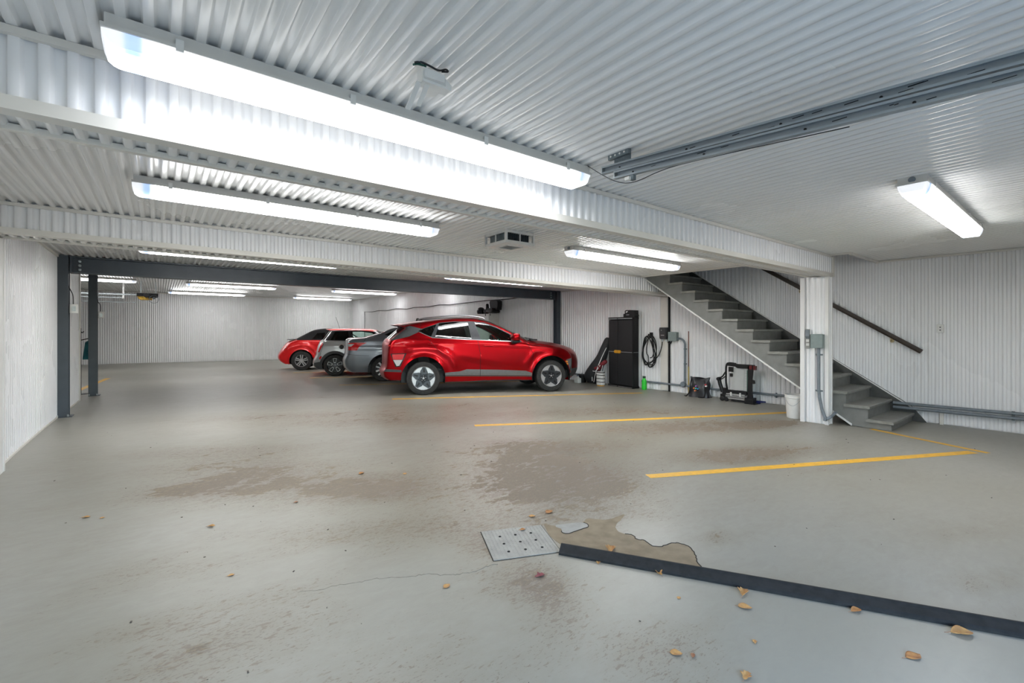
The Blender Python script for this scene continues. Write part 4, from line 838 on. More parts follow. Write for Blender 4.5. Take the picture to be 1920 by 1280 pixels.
q = MB(); q.tube(catmull([(0, .12, .07), (0, .04, .08), (-.01, -.03, .10), (-.01, -.05, .18), (-.01, -.045, .27), (-.01, -.04, .33)], 5), [.05, .06, .07, .075, .08, .085, .085, .085, .08, .075, .07, .065, .06, .058, .056, .055, .055, .053, .05, .05, .05, .05, .048, .046, .04, .03][:26], 12); obj('upper', q, BAGM, r, True)
q = MB(); q.rbox(-.05, .05, -.09, .16, 0, .025, .04); obj('sole', q, BLACK, r)
r = tag(empty('child_seat', (8.47, 11.92, 1.842)), 'black child car seat on the right end of the white locker', 'child seat')
q = MB(); q.rbox(-.17, .16, -.2, .17, .03, .13, .05); obj('base', q, BLACK, r, True)
q = MB(); q.prism([(-.22, .12), (-.25, .3), (-.24, .40), (-.12, .44), (.05, .445), (.17, .42), (.2, .36), (.16, .2), (.15, .12)], .18, ((.16, -.03, 0), (0, 1, 0), (0, 0, 1), (-1, 0, 0))); obj('backrest', q, BAGM, r)
q = MB(); q.prism([(-.15, .13), (.13, .13), (.1, .18), (-.12, .18)], .25, ((.1, -.02, 0), (0, 1, 0), (0, 0, 1), (-1, 0, 0))); obj('cushion', q, BAGM, r)
for y in (.09, -.17): q = MB(); q.box(-.232, -.227, y - .02, y + .02, -.07, .06); q.box(-.232, -.1, y - .02, y + .02, .045, .055); obj('strap', q, BLACK, r)
# wire along the far wall
r = tag(empty('wall_wire', (8.63, 17., 2.28)), 'thin black wire sagging along the far right wall above the parked cars', 'wire')
W_ = [(23.958, .5), (23.958, 2.287), (22.854, 2.252), (22.045, 2.284), (20.95, 2.257), (19.861, 2.304), (18.717, 2.241), (18.051, 2.289), (16.759, 2.266), (15.755, 2.304), (15.031, 2.273), (13.715, 2.292), (12.628, 2.308), (11.795, 2.294), (11.37, 2.292), (9.5, 2.33)]
q = MB(); q.tube([(8.645, y, z) for y, z in W_], .014, 5); q.xf(at(r)); obj('cable', q, BLACK, r)
# garage door opener and its rails
OY = 20.
r = tag(empty('door_opener', (-.3, OY, 2.35)), 'black and yellow garage door opener hanging from the far hall ceiling', 'door opener')
q = MB(); q.box(-.31, .27, -.16, .16, .12, .225); q.prism([(.0, .05), (.27, .1), (.27, .2), (.0, .2)], .3, ((0, .15, 0), (1, 0, 0), (0, 0, 1), (0, -1, 0))); obj('motor_housing', q, BLACK, r)
q = MB(); q.prism([(-.3, .12), (.1, .12), (.1, .0), (-.2, -.005), (-.27, .04)], .28, ((0, .14, 0), (1, 0, 0), (0, 0, 1), (0, -1, 0))); obj('cover', q, noisy('yellow_paint', (.62, .38, .04), (.5, .3, .04), 20., .4), r)
q = MB(); q.lathe([(0, .03), (.07, .03), (.08, 0)], 20, ((-.05, -.16, .15), (1, 0, 0), (0, 0, 1), (0, -1, 0))); obj('motor_end', q, CHAR, r, True)
q = MB(); q.tube([(.15 + .13 * math.cos(a), -.18, .02 + .13 * math.sin(a)) for a in [2 * PI * i / 24 for i in range(24)]], .007, 6, closed=True); q.lathe([(0, .02), (.035, .02), (.04, 0)], 14, ((.15, -.17, .06), (1, 0, 0), (0, 0, 1), (0, -1, 0))); obj('chain_wheel', q, GALVD, r, True)
for x in (-.2, .2): q = MB(); q.box(x - .012, x + .012, -.004, .004, .2, .64); obj('strap', q, GALV, r)
q = MB(); q.box(-5.6, -.3, -.03, .03, .145, .185); obj('rail', q, GALV, r)
r = tag(empty('far_door_track', (-3., 20.4, 2.2)), 'zinc door track running left from the garage door opener in the far hall', 'track')
q = MB(); q.box(-2.6, 2.35, -.02, .02, .055, .085); q.box(-2.6, 2.0, -.025, .025, .21, .24); obj('rail', q, GALV, r)
q = MB(); q.box(2.0, 2.05, -.025, .025, .2, .78); obj('hanger', q, WPLAST, r)
# teal bag on its hook
r = tag(empty('coat_stand', (-1.245, 12.42, fz(-1.2, 12.4))), 'thin dark pole stand at the far end of the left wall, holding the teal bag', 'stand'); z0 = r.location.z
q = MB(); q.tube([(0, 0, 0), (0, 0, 1.36 - z0)], .014, 8); obj('pole', q, BLACK, r, True)
q = MB(); q.lathe([(0, .012), (.12, .01), (.13, 0), (0, 0)], 20); obj('foot', q, BLACK, r, True)
q = MB(); q.tube([(0, 0, 1.12 - z0), (.14, -.09, 1.16 - z0)], .010, 6); q.tube(catmull([(0, 0, 1.3 - z0), (.03, -.01, 1.27 - z0), (.05, -.01, 1.3 - z0)], 4), .008, 6); obj('hook', q, BLACK, r, True)
r = tag(empty('teal_bag', (-1.125, 12.34, .76)), 'teal cloth bag hanging from the dark pole stand, partly behind the free-standing column', 'bag')
def tf(u, v):
    a = 2 * PI * u; k = (.55 + .45 * (1 - v)) ; z = -.02 + .37 * v
    return (.078 * k * math.cos(a) * (1 + .15 * math.sin(3 * a)), .05 * math.sin(a) * (1 + .2 * math.sin(4 * a + 3 * v)), z + .03 * math.cos(a) * v)
q = MB(); q.grid(tf, 30, 10); q.add([tf(i / 30, 0) for i in range(30)], [tuple(range(30))]); obj('cloth', q, noisy('teal_cloth', (.01, .12, .15), (.015, .18, .21), 9., .7, 0, .3), r, True, 70)
# ------------------------------------------------------------------ cars
def paint(name, c, metal=.35, rough=.28, coat=1., spec=.5):
    return noisy(name, c, tuple(v * .97 for v in c), 3., rough, metal, coat=coat, spec=spec)
TYRE = noisy('tyre_rubber', (.018, .018, .018), (.03, .03, .029), 30., .75)
DKGLASS = glass('dark_tinted_glass', (.05, .06, .06)); CLGLASS = glass('green_tinted_glass', (.78, .93, .88))
INTER = noisy('dark_interior', (.02, .02, .022), (.03, .03, .032), 10., .8)
CLAD = noisy('grey_cladding', (.055, .058, .062), (.045, .048, .052), 30., .55)
SILV = noisy('silver_trim_paint', (.20, .21, .225), (.18, .19, .20), 20., .35, .5)
PILL = noisy('grey_pillar_film', (.034, .036, .04), (.028, .03, .034), 30., .5, spec=.2)
TAILR = mat('red_lamp_lens', (.62, .012, .015), .12, 0, .5, 1.)
TAILW = mat('clear_lamp_lens', (.62, .63, .64), .12, .2, .5, 1.)
ORNG = mat('orange_lamp_lens', (.85, .28, .03), .15, 0, .5, 1.)
LAMPG = mat('headlamp_glass', (.10, .11, .12), .05, .3, .5, 1.)
RIMS = noisy('silver_alloy', (.48, .48, .49), (.43, .43, .44), 20., .38, .5)
RIMD = noisy('dark_alloy', (.045, .05, .058), (.035, .04, .047), 20., .35, .4)
RIMB = mat('black_alloy', (.012, .012, .013), .3, 0, .5, .6)

def inpoly(P, X, Z):
    n = len(P); ins = np.zeros(X.shape, bool); j = n - 1
    for i in range(n):
        xi, zi = P[i]; xj, zj = P[j]
        if zi != zj:
            c = ((zi > Z) != (zj > Z)) & (X < (xj - xi) * (Z - zi) / (zj - zi) + xi); ins ^= c
        j = i
    return ins
def segdist(P, X, Z, closed=False):
    d = np.full(X.shape, 9.); n = len(P)
    for i in range(n if closed else n - 1):
        ax, az = P[i]; bx, bz = P[(i + 1) % n]; dx, dz = bx - ax, bz - az; L = dx * dx + dz * dz
        if L < 1e-12: continue
        t = np.clip(((X - ax) * dx + (Z - az) * dz) / L, 0, 1); d = np.minimum(d, np.hypot(X - ax - t * dx, Z - az - t * dz))
    return d
def dens(P, s=.05, closed=True):
    out = []; n = len(P)
    for i in range(n if closed else n - 1):
        a = P[i]; b = P[(i + 1) % n]; k = max(1, int(math.ceil(math.dist(a, b) / s)))
        out += [(a[0] + (b[0] - a[0]) * t / k, a[1] + (b[1] - a[1]) * t / k) for t in range(k)]
    if not closed: out.append(P[-1])
    return out

def wheel(parent, x, y, r, style, side, name='wheel'):
    """wheel in the local xz plane, outer face towards side*y"""
    rim_r = r * {'star': .70, 'five': .70, 'ten': .655, 'split': .635}[style]; wd = .105
    fr = ((0, 0, 0), (1, 0, 0), (0, 0, 1), (0, side, 0))
    mats = {'star': [RIMS, RIMD, BLACK], 'five': [RIMB, RIMS, BLACK], 'ten': [RIMS, RIMD, BLACK], 'split': [RIMS, RIMD, BLACK]}[style]
    q = MB(); base = 2
    q.lathe([(rim_r, -.10), (rim_r, .005), (rim_r * .975, .012), (rim_r * .95, .004), (rim_r * .93, -.05), (rim_r * .9, -.06), (0, -.06)], 40, fr, 0 if style != 'five' else 0)
    q.m = [m if i % 6 < 4 else base for i, m in enumerate(q.m)]
    U, V, Nn = Vector((1, 0, 0)), Vector((0, 0, 1)), Vector((0, side, 0))
    def pr(poly, d0, d1, mi): q.prism(poly, d1 - d0, (Nn * d0, U, V, Nn), mi)
    rot = lambda P, a: [(p[0] * math.cos(a) - p[1] * math.sin(a), p[0] * math.sin(a) + p[1] * math.cos(a)) for p in P]
    R = rim_r
    if style == 'star':
        seg = [(R * .965 * math.cos(a), R * .965 * math.sin(a)) for a in [math.radians(-31 + 62 * i / 10) for i in range(11)]]
        for k in range(5):
            a0 = math.radians(72 * k + 54)
            pr(rot(seg + [(R * .60, R * .16), (R * .56, -R * .16)], a0), -.045, -.004, 0)
        for k in range(5):
            a0 = math.radians(72 * k + 90)
            pr(rot([(0, -R * .30), (R * .50, -R * .36), (R * .93, -R * .17), (R * .95, R * .06), (R * .60, R * .28), (0, R * .30)], a0), -.04, .002, 1)
            pr(rot([(R * .50, -R * .13), (R * .84, -R * .09), (R * .86, R * .02), (R * .52, R * .04)], a0), .0, .004, 2)
            q.lathe([(0, .007), (.007, .006), (.008, 0)], 8, (U * (R * .2 * math.cos(a0)) + V * (R * .2 * math.sin(a0)), (1, 0, 0), (0, 0, 1), (0, side, 0)), 0)
        q.lathe([(0, .010), (.018, .008), (.022, 0)], 16, fr, 0)
    elif style == 'five':
        for k in range(5):
            a0 = math.radians(72 * k + 90)
            for s in (1, -1):
                pr(rot([(R * .2, s * R * .06), (R * .97, s * R * .20), (R * .97, s * R * .27), (R * .2, s * R * .14)], a0), -.04, .002, 0)
                pr(rot([(R * .36, s * R * .10), (R * .93, s * R * .19), (R * .93, s * R * .225), (R * .36, s * R * .13)], a0), .0, .005, 1)
            pr(rot([(R * .90, -R * .23), (R * .96, -R * .23), (R * .96, R * .23), (R * .90, R * .23)], a0), .0, .005, 1)
            pr(rot([(R * .34, -R * .12), (R * .40, -R * .12), (R * .40, R * .12), (R * .34, R * .12)], a0), .0, .005, 1)
        q.lathe([(R * .985, .006), (R * .97, .011), (R * .955, .006), (R * .97, .0)], 40, fr, 1, True); q.lathe([(0, .006), (R * .24, .004), (R * .28, -.03)], 20, fr, 0)
    else:
        n = 10 if style == 'ten' else 5
        for k in range(n):
            a0 = math.radians(360 / n * k + 90)
            if style == 'ten':
                w = 1 if k % 2 else .8
                pr(rot([(R * .15, -R * .07), (R * .96, -R * .15 * w), (R * .96, R * .10 * w), (R * .15, R * .07)], a0), -.04, .0 if k % 2 else .004, 0)
            else:
                for s in (1, -1): pr(rot([(R * .18, s * R * .03), (R * .96, s * R * .10), (R * .96, s * R * .25), (R * .18, s * R * .14)], a0), -.04, .002, 0)
        q.lathe([(0, .01), (R * .16, .008), (R * .24, -.02)], 20, fr, 0)
        if style == 'split':
            for k in range(5):
                a0 = math.radians(72 * k + 126); q.lathe([(0, .002), (.011, .001), (.012, -.02)], 8, (U * (R * .2 * math.cos(a0)) + V * (R * .2 * math.sin(a0)), (1, 0, 0), (0, 0, 1), (0, side, 0)), 1)
    o = obj(name, q, mats, parent, True, 30); o.location = (x, y, r)
    t = MB(); t.lathe([(rim_r * .985, .0), (rim_r * 1.03, .012), (r * .88, .014), (r * .965, .002), (r * .995, -.02), (r, -.05), (r, -.16), (r * .99, -.19), (r * .95, -.205), (r * .88, -.212), (rim_r, -.20)], 56, fr, 0, True)
    obj('tyre', t, TYRE, o, True, 40)
    return o

def build_car(name, S, label, rr_contact, heading):
    """S: spec in metres, x forward from the rear axle, z up from the ground"""
    hw = S['hw']; r = S['tyre']; wb = S['wb']; OUT = S['outline']; ar = S['arch']
    yw = hw - .025
    root = tag(empty(name), label, 'car', 'parked cars')
    c, s = math.cos(heading), math.sin(heading)
    R2 = lambda x, y: (c * x - s * y, s * x + c * y)
    off = R2(0, -yw); bx, by = rr_contact[0] - off[0], rr_contact[1] - off[1]
    gz = lambda x, y: fz(bx + R2(x, y)[0], by + R2(x, y)[1])
    zr = (gz(0, -yw) + gz(0, yw)) / 2; zf = (gz(wb, -yw) + gz(wb, yw)) / 2; zl = (gz(0, yw) + gz(wb, yw)) / 2; zrt = (gz(0, -yw) + gz(wb, -yw)) / 2
    root.location = (bx, by, zr)
    root.rotation_mode = 'XYZ'; root.rotation_euler = (math.atan2(zl - zrt, 2 * yw), -math.atan2(zf - zr, wb), heading)
    # --- dense outline: [(xs,zs,xc,zc)]
    O4 = []
    k = len(OUT)
    P4 = np.array([o[:4] for o in OUT], float)
    for i in range(k - 1):
        p0, p1, p2, p3 = P4[max(i - 1, 0)], P4[i], P4[i + 1], P4[min(i + 2, k - 1)]
        n = max(2, int(np.hypot(*(p2 - p1)[:2]) / .045)); sharp = S.get('sharp', ())
        m0 = (p2 - p0) / 2 if i not in sharp else (p2 - p1); m1 = (p3 - p1) / 2 if i + 1 not in sharp else (p2 - p1)
        L = np.hypot(*(p2 - p1)[:2]); 
        for m in (m0, m1):
            g = np.hypot(*m[:2])
            if g > L * 1.2: m *= L * 1.2 / g
        for j in range(n):
            t = j / n; h = (2 * t ** 3 - 3 * t ** 2 + 1) * p1 + (t ** 3 - 2 * t ** 2 + t) * m0 + (-2 * t ** 3 + 3 * t ** 2) * p2 + (t ** 3 - t ** 2) * m1
            O4.append((*h, i + t))
    O4.append((*P4[-1], k - 1.))
    SIDE = [(o[0], o[1]) for o in O4]
    # --- bottom edge with wheel arches, front to rear
    def arch(xc, za, zb):
        a0 = math.asin(max(-1, min(1, (za - r) / ar))); a1 = math.asin(max(-1, min(1, (zb - r) / ar)))
        return [(xc + ar * math.cos(a), r + ar * math.sin(a) * S.get('arch_flat', 1.)) for a in [a0 + (PI - a1 - a0) * i / 26 for i in range(27)]]
    zs = S['sill']; zfb = SIDE[-1][1]; zrb = SIDE[0][1]
    bot = arch(wb, zfb, zs) + arch(0, zs, zrb)
    LOOP = SIDE + dens([SIDE[-1]] + bot + [SIDE[0]], .06, False)[1:-1]
    lx = [p[0] for p in LOOP]
    beltx, beltz = zip(*S['belt']); planx, plany = zip(*S['plan'])
    upper = SIDE
    def ysurf(X, Z):
        X = np.asarray(X, float); Z = np.asarray(Z, float)
        w = np.interp(X, planx, plany) * hw; zb = np.interp(X, beltx, beltz)
        v = (zb - Z) / (zb - .25)
        low = w - S.get('bulge', .10) * np.clip(v - S.get('vmax', .42), -1, 1) ** 2 * 1.6 - .05 * np.clip(v - .8, 0, 1)
        h = np.maximum(Z - zb, 0)
        up = w - S.get('bulge', .10) * S.get('vmax', .42) ** 2 * 1.6 - S.get('ledge', .02) * np.clip(h / .04, 0, 1) - h * S['tumble'] - h * h * .22
        y = np.where(Z > zb, up, low)
        for f in S.get('creases', ()): y = y + f(X, Z)
        # flared arches
        for xc in (0, wb):
            d = np.hypot(X - xc, Z - r); y = y + S.get('flare', .02) * np.clip(1 - np.abs(d - ar) / .09, 0, 1) ** 1.5 * (Z < zb)
        rd = S.get('round', .07); d = segdist(upper, X, Z); dd = np.clip(rd - d, 0, rd)
        y = y - (rd - np.sqrt(np.maximum(rd * rd - dd * dd, 0))) * .75
        return y
    # --- triangulate the side
    pts = list(LOOP); edges = [(i, (i + 1) % len(LOOP)) for i in range(len(LOOP))]
    def addpoly(P, closed=True):
        b = len(pts); pts.extend(P); n = len(P); edges.extend([(b + i, b + (i + 1) % n) for i in range(n if closed else n - 1)])
    regs = []
    for part, poly, m in S['regions']:
        P = dens(poly, .06); addpoly(P); regs.append((part, poly, m))
    wins = []
    for part, poly, m in S['windows']:
        P = dens(poly, .06); addpoly(P); wins.append((part, poly, m))
    gaps = []
    for line, wd in S.get('gaps', ()):
        L_ = [Vector((a, b)) for a, b in line]; lft = []; rgt = []
        for i, p in enumerate(L_):
            d = (L_[min(i + 1, len(L_) - 1)] - L_[max(i - 1, 0)]).normalized(); nn = Vector((-d.y, d.x)) * wd / 2; lft.append(tuple(p + nn)); rgt.append(tuple(p - nn))
        poly = lft + rgt[::-1]; addpoly(dens(poly, .06)); gaps.append(poly)
    g = S.get('grid', .035); xs_ = np.arange(min(lx), max(lx), g); zz_ = np.arange(.15, 1.7, g)
    GX, GZ = [a.ravel() for a in np.meshgrid(xs_, zz_, indexing='ij')]
    ok = inpoly(LOOP, GX, GZ) & (segdist(LOOP, GX, GZ, True) > g * .4)
    for _, poly, _m in S['regions'] + S['windows']: ok &= segdist(poly, GX, GZ, True) > g * .3
    pts += list(zip(GX[ok], GZ[ok]))
    A = np.array(SIDE); T = np.gradient(A, axis=0); T /= np.maximum(np.hypot(T[:, 0], T[:, 1])[:, None], 1e-9); Nn = np.stack([T[:, 1], -T[:, 0]], 1)
    for dist in (.006, .018, .04, .065):
        B = A + Nn * dist; okb = inpoly(LOOP, B[:, 0], B[:, 1]) & (segdist(LOOP, B[:, 0], B[:, 1], True) > dist * .8)
        for _, poly, _m in S['regions'] + S['windows']: okb &= segdist(poly, B[:, 0], B[:, 1], True) > .008
        pts += [tuple(p) for p in B[okb]]
    V2, _, F2, *_ = geometry.delaunay_2d_cdt([Vector(p) for p in pts], edges, [], 0, 1e-5)
    VX = np.array([v[0] for v in V2]); VZ = np.array([v[1] for v in V2]); VY = ysurf(VX, VZ)
    F = np.array([f for f in F2 if len(f) == 3]); CX = VX[F].mean(1); CZ = VZ[F].mean(1)
    inside = inpoly(LOOP, CX, CZ); cls = np.full(len(F), -1); names = []
    for i, (part, poly, m) in enumerate(regs): cls[inpoly(poly, CX, CZ)] = i
    for poly in gaps: cls[inpoly(poly, CX, CZ)] = 900
    for i, (part, poly, m) in enumerate(wins): cls[inpoly(poly, CX, CZ)] = 500 + i
    # --- parts
    pm = S['paint']; body = MB()
    def side_faces(mb, sel, sgn, mi, dy=0.):
        idx = np.unique(F[sel]); mp = {int(v): i for i, v in enumerate(idx)}
        vs = [(VX[v], sgn * (VY[v] + dy), VZ[v]) for v in idx]
        fs = [tuple(mp[int(v)] for v in (f if sgn < 0 else f[::-1])) for f in F[sel]]
        mb.add(vs, fs, mi)
    same = [i for i, rg in enumerate(regs) if rg[0] == 'body']
    bmats = [pm, DARK] + [regs[i][2] for i in same]
    for sg in (-1, 1):
        side_faces(body, inside & (cls == -1), sg, 0); side_faces(body, inside & (cls == 900), sg, 1)
        for j, i in enumerate(same): side_faces(body, inside & (cls == i), sg, 2 + j)
    # strips across the car
    NT = 20
    def strip_pt(o, t):
        xs0, zs0, xc, zc = o[:4]; ye = float(ysurf([xs0], [zs0])[0]); a = abs(t)
        return (xs0 + (xc - xs0) * (1 - a ** S.get('px', 2.4)), ye * t, zs0 + (zc - zs0) * (1 - a ** S.get('pz', 2.2)))
    ye = ysurf([o[0] for o in O4], [o[1] for o in O4])
    def row(i):
        o = O4[i]; out = []
        for j in range(NT + 1):
            t = math.sin((j / NT * 2 - 1) * PI / 2); a = abs(t)
            out.append((o[0] + (o[2] - o[0]) * (1 - a ** 2.4), float(ye[i]) * t, o[1] + (o[3] - o[1]) * (1 - a ** 2.2)))
        return out
    rows = [row(i) for i in range(len(O4))]
    parts = {}
    for i in range(len(O4) - 1):
        u = (O4[i][4] + O4[i + 1][4]) / 2
        for j in range(NT):
            t = abs(math.sin(((j + .5) / NT * 2 - 1) * PI / 2)); key = ('body', 0)
            for (a, b, tm, part, m) in S['strips']:
                if a <= u <= b and t <= tm: key = (part, m)
            parts.setdefault(key, []).append((i, j))
    for key, L_ in parts.items():
        used = {}; vs = []; fs = []
        def gid(i, j):
            if (i, j) not in used: used[(i, j)] = len(vs); vs.append(rows[i][j])
            return used[(i, j)]
        for i, j in L_: fs.append((gid(i, j), gid(i, j + 1), gid(i + 1, j + 1), gid(i + 1, j)))
        if key[0] == 'body':
            mi = 0
            if key[1] != 0:
                if key[1] not in bmats: bmats.append(key[1])
                mi = bmats.index(key[1])
            body.add(vs, fs, mi)
        else:
            q = MB(); q.add(vs, fs); 
            for rg_i, rg in enumerate(regs):
                if rg[0] == key[0]: side_ = [side_faces(q, inside & (cls == rg_i), sg, 0) for sg in (-1, 1)]; regs[rg_i] = ('_done',) + rg[1:]
            obj(key[0], q, key[1], root, True, 45, 1e-4)
    obj('body', body, bmats, root, True, 42, 1e-4)
    for i, (part, poly, m) in enumerate(regs):
        if part in ('body', '_done'): continue
        sel = inside & (cls == i)
        if not sel.any(): continue
        for sg in (-1, 1):
            q = MB(); side_faces(q, sel, sg, 0, .002); obj(part, q, m, root, True, 60)
    for i, (part, poly, m) in enumerate(wins):
        for sg in (-1, 1):
            q = MB(); side_faces(q, inside & (cls == 500 + i), sg, 0, -.004); obj(part, q, m, root, True, 60)
    # --- underbody, wheel wells, cabin
    q = MB(); xr = SIDE[0][0] + .12; xf = SIDE[-1][0] - .1
    q.box(xr, -ar, -hw + .14, hw - .14, zrb - .01, zrb + .12); q.box(-ar, wb + ar, -hw + .3, hw - .3, zs - .02, .5); q.box(ar, wb - ar, -hw + .1, hw - .1, zs - .015, zs + .10); q.box(wb + ar, xf, -hw + .16, hw - .16, zfb - .01, zfb + .2)
    obj('underbody', q, BLACK, root)
    q = MB()
    for xc in (0, wb):
        for sg in (-1, 1):
            a0, a1 = -.25, PI + .25; n = 20; vs = []
            for i in range(n + 1):
                a = a0 + (a1 - a0) * i / n
                for y in (hw - .02, hw - .32): vs.append((xc + (ar + .004) * math.cos(a), sg * y, r + (ar + .004) * math.sin(a) * S.get('arch_flat', 1.)))
            q.add(vs, [(2 * i, 2 * i + 1, 2 * i + 3, 2 * i + 2) for i in range(n)]); q.add([vs[2 * i + 1] for i in range(n + 1)], [tuple(range(n + 1))])
    obj('wheel_housing', q, DARK, root)
    zb_ = lambda x: float(np.interp(x, beltx, beltz)); x0c, x1c = S['cabin']
    q = MB(); q.box(x0c, x1c, -hw + .16, hw - .16, .4, .46); q.box(x1c - .05, x1c + .3, -hw + .17, hw - .17, .4, zb_(x1c) - .06); q.box(max(x0c - .5, SIDE[0][0] + .2), x0c, -hw + .2, hw - .2, .45, zb_(x0c) - .14)
    q.prism([(x1c - .25, zb_(x1c) - .2), (x1c + .2, zb_(x1c) - .2), (x1c + .2, zb_(x1c) - .02), (x1c - .1, zb_(x1c) - .0), (x1c - .25, zb_(x1c) - .08)], 2 * (hw - .18), ((0, -hw + .18, 0), (1, 0, 0), (0, 0, 1), (0, 1, 0)))
    obj('cabin', q, INTER, root)
    seatp = lambda x: [(x - .1, .48), (x + .42, .52), (x + .45, .60), (x + .05, .62), (x - .12, zb_(x) + .08), (x - .11, zb_(x) + .22), (x - .2, zb_(x) + .23), (x - .25, zb_(x) + .06), (x - .16, .55)]
    for yy in (-.60, .14):
        q = MB(); q.prism(seatp(S['seat']), .46, ((0, yy, 0), (1, 0, 0), (0, 0, 1), (0, 1, 0))); obj('seat', q, INTER, root)
    if S.get('rear_seat'):
        q = MB(); q.prism(seatp(S['rear_seat']), 1.2, ((0, -.6, 0), (1, 0, 0), (0, 0, 1), (0, 1, 0))); obj('rear_seat', q, INTER, root)
    q = MB(); sx = x1c - .32; cz = zb_(x1c) - .02; q.tube([(sx - .05 * math.sin(a), .37 + .18 * math.cos(a), cz + .175 * math.sin(a)) for a in [2 * PI * i / 28 for i in range(28)]], .014, 7, closed=True); q.tube([(sx, .37, cz), (sx + .25, .37, cz - .1)], .03, 8); q.tube([(sx, .21, cz), (sx, .53, cz)], .014, 6); obj('steering_wheel', q, BLACK, root, True)
    for x in (0, wb):
        for sg in (-1, 1): wheel(root, x, sg * yw, r, S['rim'], sg)
    # mirrors and handles
    mx, mz = S['mirror']; ym = float(ysurf([mx], [mz])[0])
    for sg in (-1, 1):
        q = MB(); q.rbox(-.07, .12, -.02, .19, .0, .14, .045); q.v = [(x * (1 - .25 * (y / .19)) , y, z) for x, y, z in q.v]; mo = obj('door_mirror', q, S.get('mirror_paint', pm), root, True, 60)
        mo.location = (mx, sg * (ym + .03), mz + .02); mo.scale = (1, sg, 1)
        q = MB(); q.rbox(-.06, .10, -.015, .17, -.045, .0, .03); q.box(-.04, .06, -.06, .02, -.06, .0); obj('mirror_foot', q, BLACK, mo)
    for hx, hz in S.get('handles', ()):
        yh_ = float(ysurf([hx], [hz])[0])
        for sg in (-1, 1):
            q = MB(); q.rbox(-.1, .1, -.012, .012, -.014, .014, .01); ho = obj('door_handle', q, pm, root, True, 60); ho.location = (hx, sg * (yh_ + .012), hz); ho.rotation_euler = (0, S.get('handle_tilt', .05), 0)
    if S.get('rails'):
        for sg in (-1, 1):
            pts_ = catmull([(x, sg * y, z) for x, y, z in S['rails']], 6); q = MB(); q.tube(pts_, .014, 8); obj('roof_rail', q, SILV, root, True)
    for part, fn, m in S.get('extras', ()):
        q = MB(); fn(q, ysurf); obj(part, q, m, root, True, 40)
    return root

gl = lambda x: 1. * x
